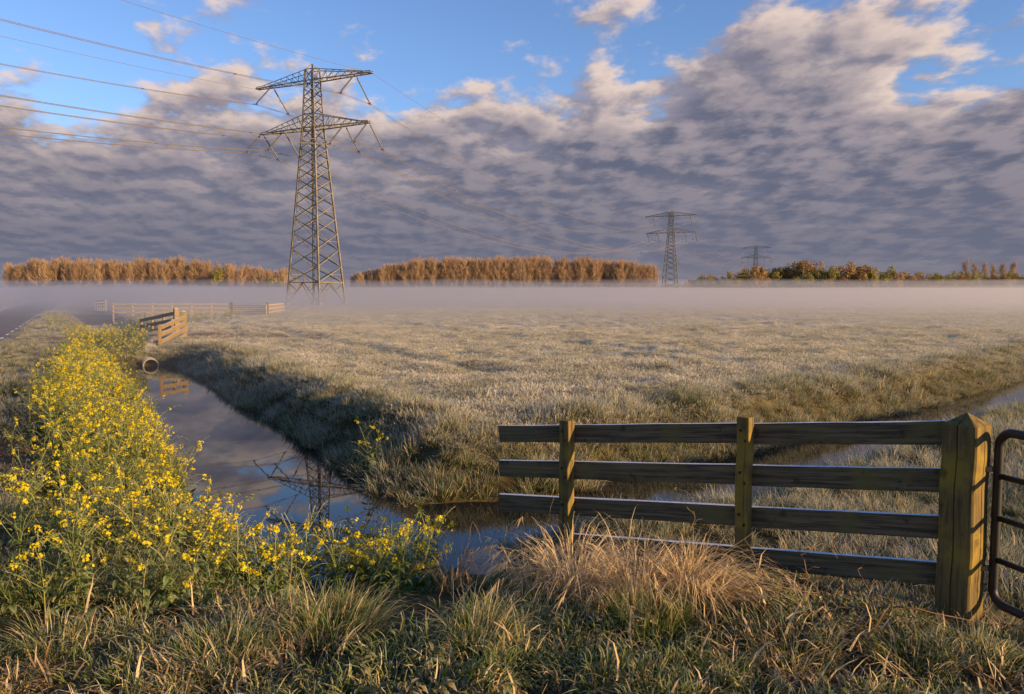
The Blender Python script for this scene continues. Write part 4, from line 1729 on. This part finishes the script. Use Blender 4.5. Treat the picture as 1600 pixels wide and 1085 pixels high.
def bushy(seed, H, W, n):
    random.seed(seed)
    tr, cr = MB(), MB()
    tr.tube([(0, 0, 0), (random.gauss(0, .2), random.gauss(0, .2), H * .4), (random.gauss(0, .4), random.gauss(0, .4), H * .8)], [0.28, 0.2, 0.06], 6)
    blobs = []
    for k in range(11):
        a = random.uniform(0, 6.28)
        r = W * random.uniform(0.1, 0.75)
        z = H * random.uniform(0.25, 0.85)
        b = Vector((math.cos(a) * r, math.sin(a) * r, z))
        blobs.append((b, W * random.uniform(0.25, 0.45)))
        tr.tube([(0, 0, H * .2), tuple(b * 0.6 + Vector((0, 0, H * .12))), tuple(b)], [0.12, 0.07, 0.02], 4, cap=False)
    for k in range(n):
        b, r = random.choice(blobs)
        v = Vector((random.gauss(0, 1), random.gauss(0, 1), random.gauss(0, 1))).normalized() * r * random.uniform(0.55, 1.1)
        c = b + v
        if c.z < 0.3:
            continue
        u = Vector((random.gauss(0, 1), random.gauss(0, 1), random.gauss(0, 1))).normalized()
        w = u.cross(v.normalized() + Vector((0.01, 0.02, 0.03))).normalized()
        s = random.uniform(0.2, 0.5)
        cr.add([tuple(c - u * s), tuple(c + w * s * .7), tuple(c + u * s), tuple(c - w * s * .7)], [(0, 1, 2, 3)])
    return tr, cr


def tree_proto(kind, seed, mat, **k):
    tr, cr = (poplar if kind == 'poplar' else bushy)(seed, **k)
    return (tr.build('trunk', M['bark'], link=False).data, cr.build('crown', mat, link=False).data)


POP = [tree_proto('poplar', 300 + i, M['twig'], H=23.0, spread=1.75, dens=1.0, twig=0) for i in range(6)]
PALE = [tree_proto('poplar', 330 + i, M['twig_pale'], H=22.0, spread=1.2, dens=0.8, twig=0) for i in range(3)]
BUSH_G = [tree_proto('bushy', 350 + i, M['spring_leaf'], H=18.5, W=7.0, n=2200) for i in range(4)]
BUSH_R = [tree_proto('bushy', 370 + i, M['russet_leaf'], H=15.5, W=6.5, n=1900) for i in range(3)]


def add_tree(proto, x, y, s, label, group, name='poplar_tree', sz=1.0):
    root = empty(name, (x, y, 0), random.uniform(0, 6.28))
    root.scale = (s, s, s * sz)
    for nm, me in zip(('trunk', 'crown'), proto):
        o = bpy.data.objects.new(nm, me)
        COL.objects.link(o)
        o.parent = root
    tag(root, label, 'tree', group)


def px_x(px, y):
    return (px - 800) / 1200.0 * y


def trees():
    random.seed(5)
    # left wood
    for row, (Y, n) in enumerate(((505, 34), (516, 34), (528, 34))):
        for i in range(n):
            px = 12 + (445 - 12) * (i + random.uniform(-.3, .3)) / (n - 1)
            h = np.interp(px, [0, 30, 120, 290, 330, 450], [0.80, 0.93, 1.0, 0.99, 0.86, 0.74]) * random.uniform(0.86, 1.08)
            lab = 'bare orange-brown poplar in the front row of the wood beyond the road' if row == 0 else 'bare orange-brown poplar behind the front row of the wood beyond the road'
            if px > 320 and random.random() < 0.35 and row == 0:
                add_tree(random.choice(BUSH_G), px_x(px, Y - 6), Y - 6, h * random.uniform(1.15, 1.4), 'yellow-green leafing tree at the thin end of the wood beyond the road', 'trees at the thin end of the left wood', 'broadleaf_tree')
            else:
                add_tree(random.choice(POP), px_x(px, Y), Y + random.uniform(-3, 3), h, lab, 'poplars of the wood beyond the road, ' + ('front row' if row == 0 else 'rows behind'))
    # middle wood, dense thin poplars
    for row, (Y, n) in enumerate(((520, 56), (532, 56), (545, 56))):
        for i in range(n):
            px = 560 + (1020 - 560) * (i + random.uniform(-.35, .35)) / (n - 1)
            h = np.interp(px, [560, 590, 620, 660, 740, 900, 960, 1020], [0.62, 0.74, 0.9, 1.04, 1.07, 1.08, 1.02, 0.84]) * random.uniform(0.88, 1.06)
            lab = 'slender orange-brown poplar in the front row of the middle wood' if row == 0 else 'slender orange-brown poplar in the back rows of the middle wood'
            add_tree(random.choice(POP + POP + PALE[:2]), px_x(px, Y), Y + random.uniform(-3, 3), h, lab, 'poplars of the middle wood, ' + ('front row' if row == 0 else 'rows behind'))
    for px, h, lab in ((463, 0.55, 'low bare tree just past the end of the wood beyond the road'), (476, 0.48, 'low bare tree showing through the legs of the biggest pylon'), (500, 0.42, 'lowest bare tree between the pylon legs'), (517, 0.46, 'low bare tree seen through the pylon legs on their sunny side'),
                       (538, 0.52, 'low bare tree just clear of the biggest pylon'), (551, 0.60, 'low bare tree before the start of the middle wood'), (563, 0.66, 'small bare grey tree at the very start of the middle wood'), (578, 0.76, 'bare grey tree, second from the start of the middle wood'),
                       (592, 0.80, 'bare grey tree, third from the start of the middle wood'), (607, 0.92, 'taller bare tree just before the middle wood closes up')):
        add_tree(random.choice(PALE), px_x(px, 520), 520, h, lab, 'bare trees at the start of the middle wood', 'bare_tree')
    # right-hand mixed trees
    prof_x = [1075, 1110, 1150, 1200, 1255, 1300, 1345, 1400, 1450, 1500, 1600]
    prof_h = [0.45, 0.72, 0.82, 0.88, 1.12, 0.85, 1.0, 0.78, 0.80, 0.75, 0.72]
    for i in range(72):
        px = 1072 + (1620 - 1072) * (i + random.uniform(-.3, .3)) / 71
        Y = 490 + random.uniform(0, 40)
        h = float(np.interp(px, prof_x, prof_h)) * random.uniform(0.9, 1.25)
        if random.random() < 0.6:
            add_tree(random.choice(BUSH_G), px_x(px, Y), Y, h, 'rounded yellow-green leafing tree in the mixed wood past the poplars', 'leafing trees of the mixed wood', 'broadleaf_tree')
        else:
            add_tree(random.choice(BUSH_R), px_x(px, Y), Y, h * 1.15, 'rounded russet budding tree in the mixed wood past the poplars', 'russet trees of the mixed wood', 'broadleaf_tree')
    for px, lab in ((1506, 'first'), (1520, 'second'), (1535, 'third'), (1549, 'fourth'), (1563, 'fifth'), (1580, 'sixth')):
        add_tree(random.choice(PALE), px_x(px, 560), 560, random.uniform(0.98, 1.12), f'{lab} from the left of six pale bare poplars standing above the mixed wood', 'pale bare poplars above the mixed wood', 'bare_tree')
    # low scrub along the foot of the woods, one mass
    mb = MB()
    for k in range(15000):
        px = random.uniform(-20, 1640)
        Y = random.uniform(484, 502)
        hmax = (4.5 + 3.5 * float(vnoise(px * 0.05, 3.0)))
        if 455 < px < 545:
            hmax *= 0.8
        c = Vector((px_x(px, Y), Y, random.uniform(0.0, hmax)))
        u = Vector((random.gauss(0, 1), random.gauss(0, 1), random.gauss(0, 1))).normalized()
        w = u.cross(Vector((random.gauss(0, 1), random.gauss(0, 1), 1))).normalized()
        s = random.uniform(0.25, 0.6)
        mb.add([tuple(c - u * s), tuple(c + w * s * .6), tuple(c + u * s), tuple(c - w * s * .6)], [(0, 1, 2, 3)])
    o = mb.build('undergrowth', M['undergrowth'])
    tag(o, 'dark low scrub along the foot of the distant woods', 'undergrowth', kind='stuff')


trees()

# ------------------------------------------------------------------ ground mist
def mist(name, dens, y_ax, x_ax, top, label, col=(0.98, 0.97, 0.97)):
    m = bpy.data.materials.new(name)
    m.use_nodes = True
    nt = NT(m.node_tree)
    nt.n.clear()
    out = nt.node('ShaderNodeOutputMaterial')
    v = nt.node('ShaderNodeVolumeScatter')
    v.inputs['Color'].default_value = col + (1,)
    v.inputs['Density'].default_value = dens
    v.inputs['Anisotropy'].default_value = 0.55
    ab = nt.node('ShaderNodeVolumeAbsorption')
    ab.inputs['Color'].default_value = (0.5, 0.36, 0.31, 1)
    ab.inputs['Density'].default_value = dens * 0.35
    ad = nt.node('ShaderNodeAddShader')
    nt.l.new(v.outputs[0], ad.inputs[0])
    nt.l.new(ab.outputs[0], ad.inputs[1])
    nt.l.new(ad.outputs[0], out.inputs['Volume'])
    nx, ny = len(x_ax), len(y_ax)
    XX, YY = np.meshgrid(x_ax, y_ax)
    ZT = top(XX, YY)
    vt = np.stack([XX.ravel(), YY.ravel(), ZT.ravel()], 1)
    vb = np.stack([XX.ravel(), YY.ravel(), np.full(nx * ny, -1.9)], 1)
    n = nx * ny
    i = np.arange(n).reshape(ny, nx)
    fs = []
    for r in range(ny - 1):
        for c in range(nx - 1):
            a, b, d, e = int(i[r, c]), int(i[r, c + 1]), int(i[r + 1, c + 1]), int(i[r + 1, c])
            fs.append((a, b, d, e))
            fs.append((n + e, n + d, n + b, n + a))
    ring = list(i[0, :]) + list(i[1:, -1]) + list(i[-1, -2::-1]) + list(i[-2:0:-1, 0])
    for a, b in zip(ring, ring[1:] + ring[:1]):
        fs.append((int(a), n + int(a), n + int(b), int(b)))
    o = mesh_obj(name, np.concatenate([vt, vb]), fs, m)
    tag(o, label, 'mist', kind='stuff')
    return o


def top_near(x, y):
    # bank of mist over the wet pasture; thin where it begins, a little higher over the ditch and road
    t = np.interp(y, [12, 20, 34, 60, 90, 119, 326, 520, 760], [-1.0, -0.2, 0.8, 1.7, 2.3, 2.7, 3.4, 4.3, 5.2])
    ditch = np.exp(-((road_u(x, y) - 5.0) / 9.0) ** 2) * np.interp(y, [12, 22, 32, 80, 140], [0.2, 0.8, 1.3, 0.8, 0])
    return t + ditch + (fbm(x, y, 0.03, 3, 8) - 0.5) * np.interp(y, [12, 40, 120, 300], [0.4, 1.0, 1.1, 1.8])


def top_far(x, y):
    t = np.interp(y, [38, 60, 90, 119, 326, 470, 760], [-1.0, 0.2, 1.6, 2.4, 2.9, 3.2, 3.6])
    return t + (fbm(x, y, 0.016, 3, 12) - 0.5) * np.interp(y, [38, 119, 300], [0.6, 0.7, 1.4])


def top_veil(x, y):
    t = np.interp(y, [50, 119, 326, 520, 760], [-0.5, 3.0, 6.5, 10.0, 12.0])
    return t + (fbm(x, y, 0.02, 3, 15) - 0.5) * np.interp(y, [50, 119, 300], [0.6, 1.2, 5.0])


XA = np.concatenate([np.arange(-700, -120, 40), np.arange(-120, 120, 6), np.arange(120, 760, 40)])
mist('ground_mist', 0.0095, np.concatenate([np.arange(12, 60, 2.5), np.arange(60, 140, 8), np.arange(140, 780, 30)]), XA, top_near,
     'thin white mist lying over the pasture and ditch')
mist('mist_bank', 0.013, np.concatenate([np.arange(38, 140, 6), np.arange(140, 780, 30)]) + 0.3, XA + 1.0, top_far,
     'dense low bank of mist in front of the distant woods')
mist('mist_veil', 0.0018, np.concatenate([np.arange(50, 140, 10), np.arange(140, 780, 30)]) + 0.6, XA + 2.0, top_veil,
     'thin veil of mist drifting up round the foot of the woods')
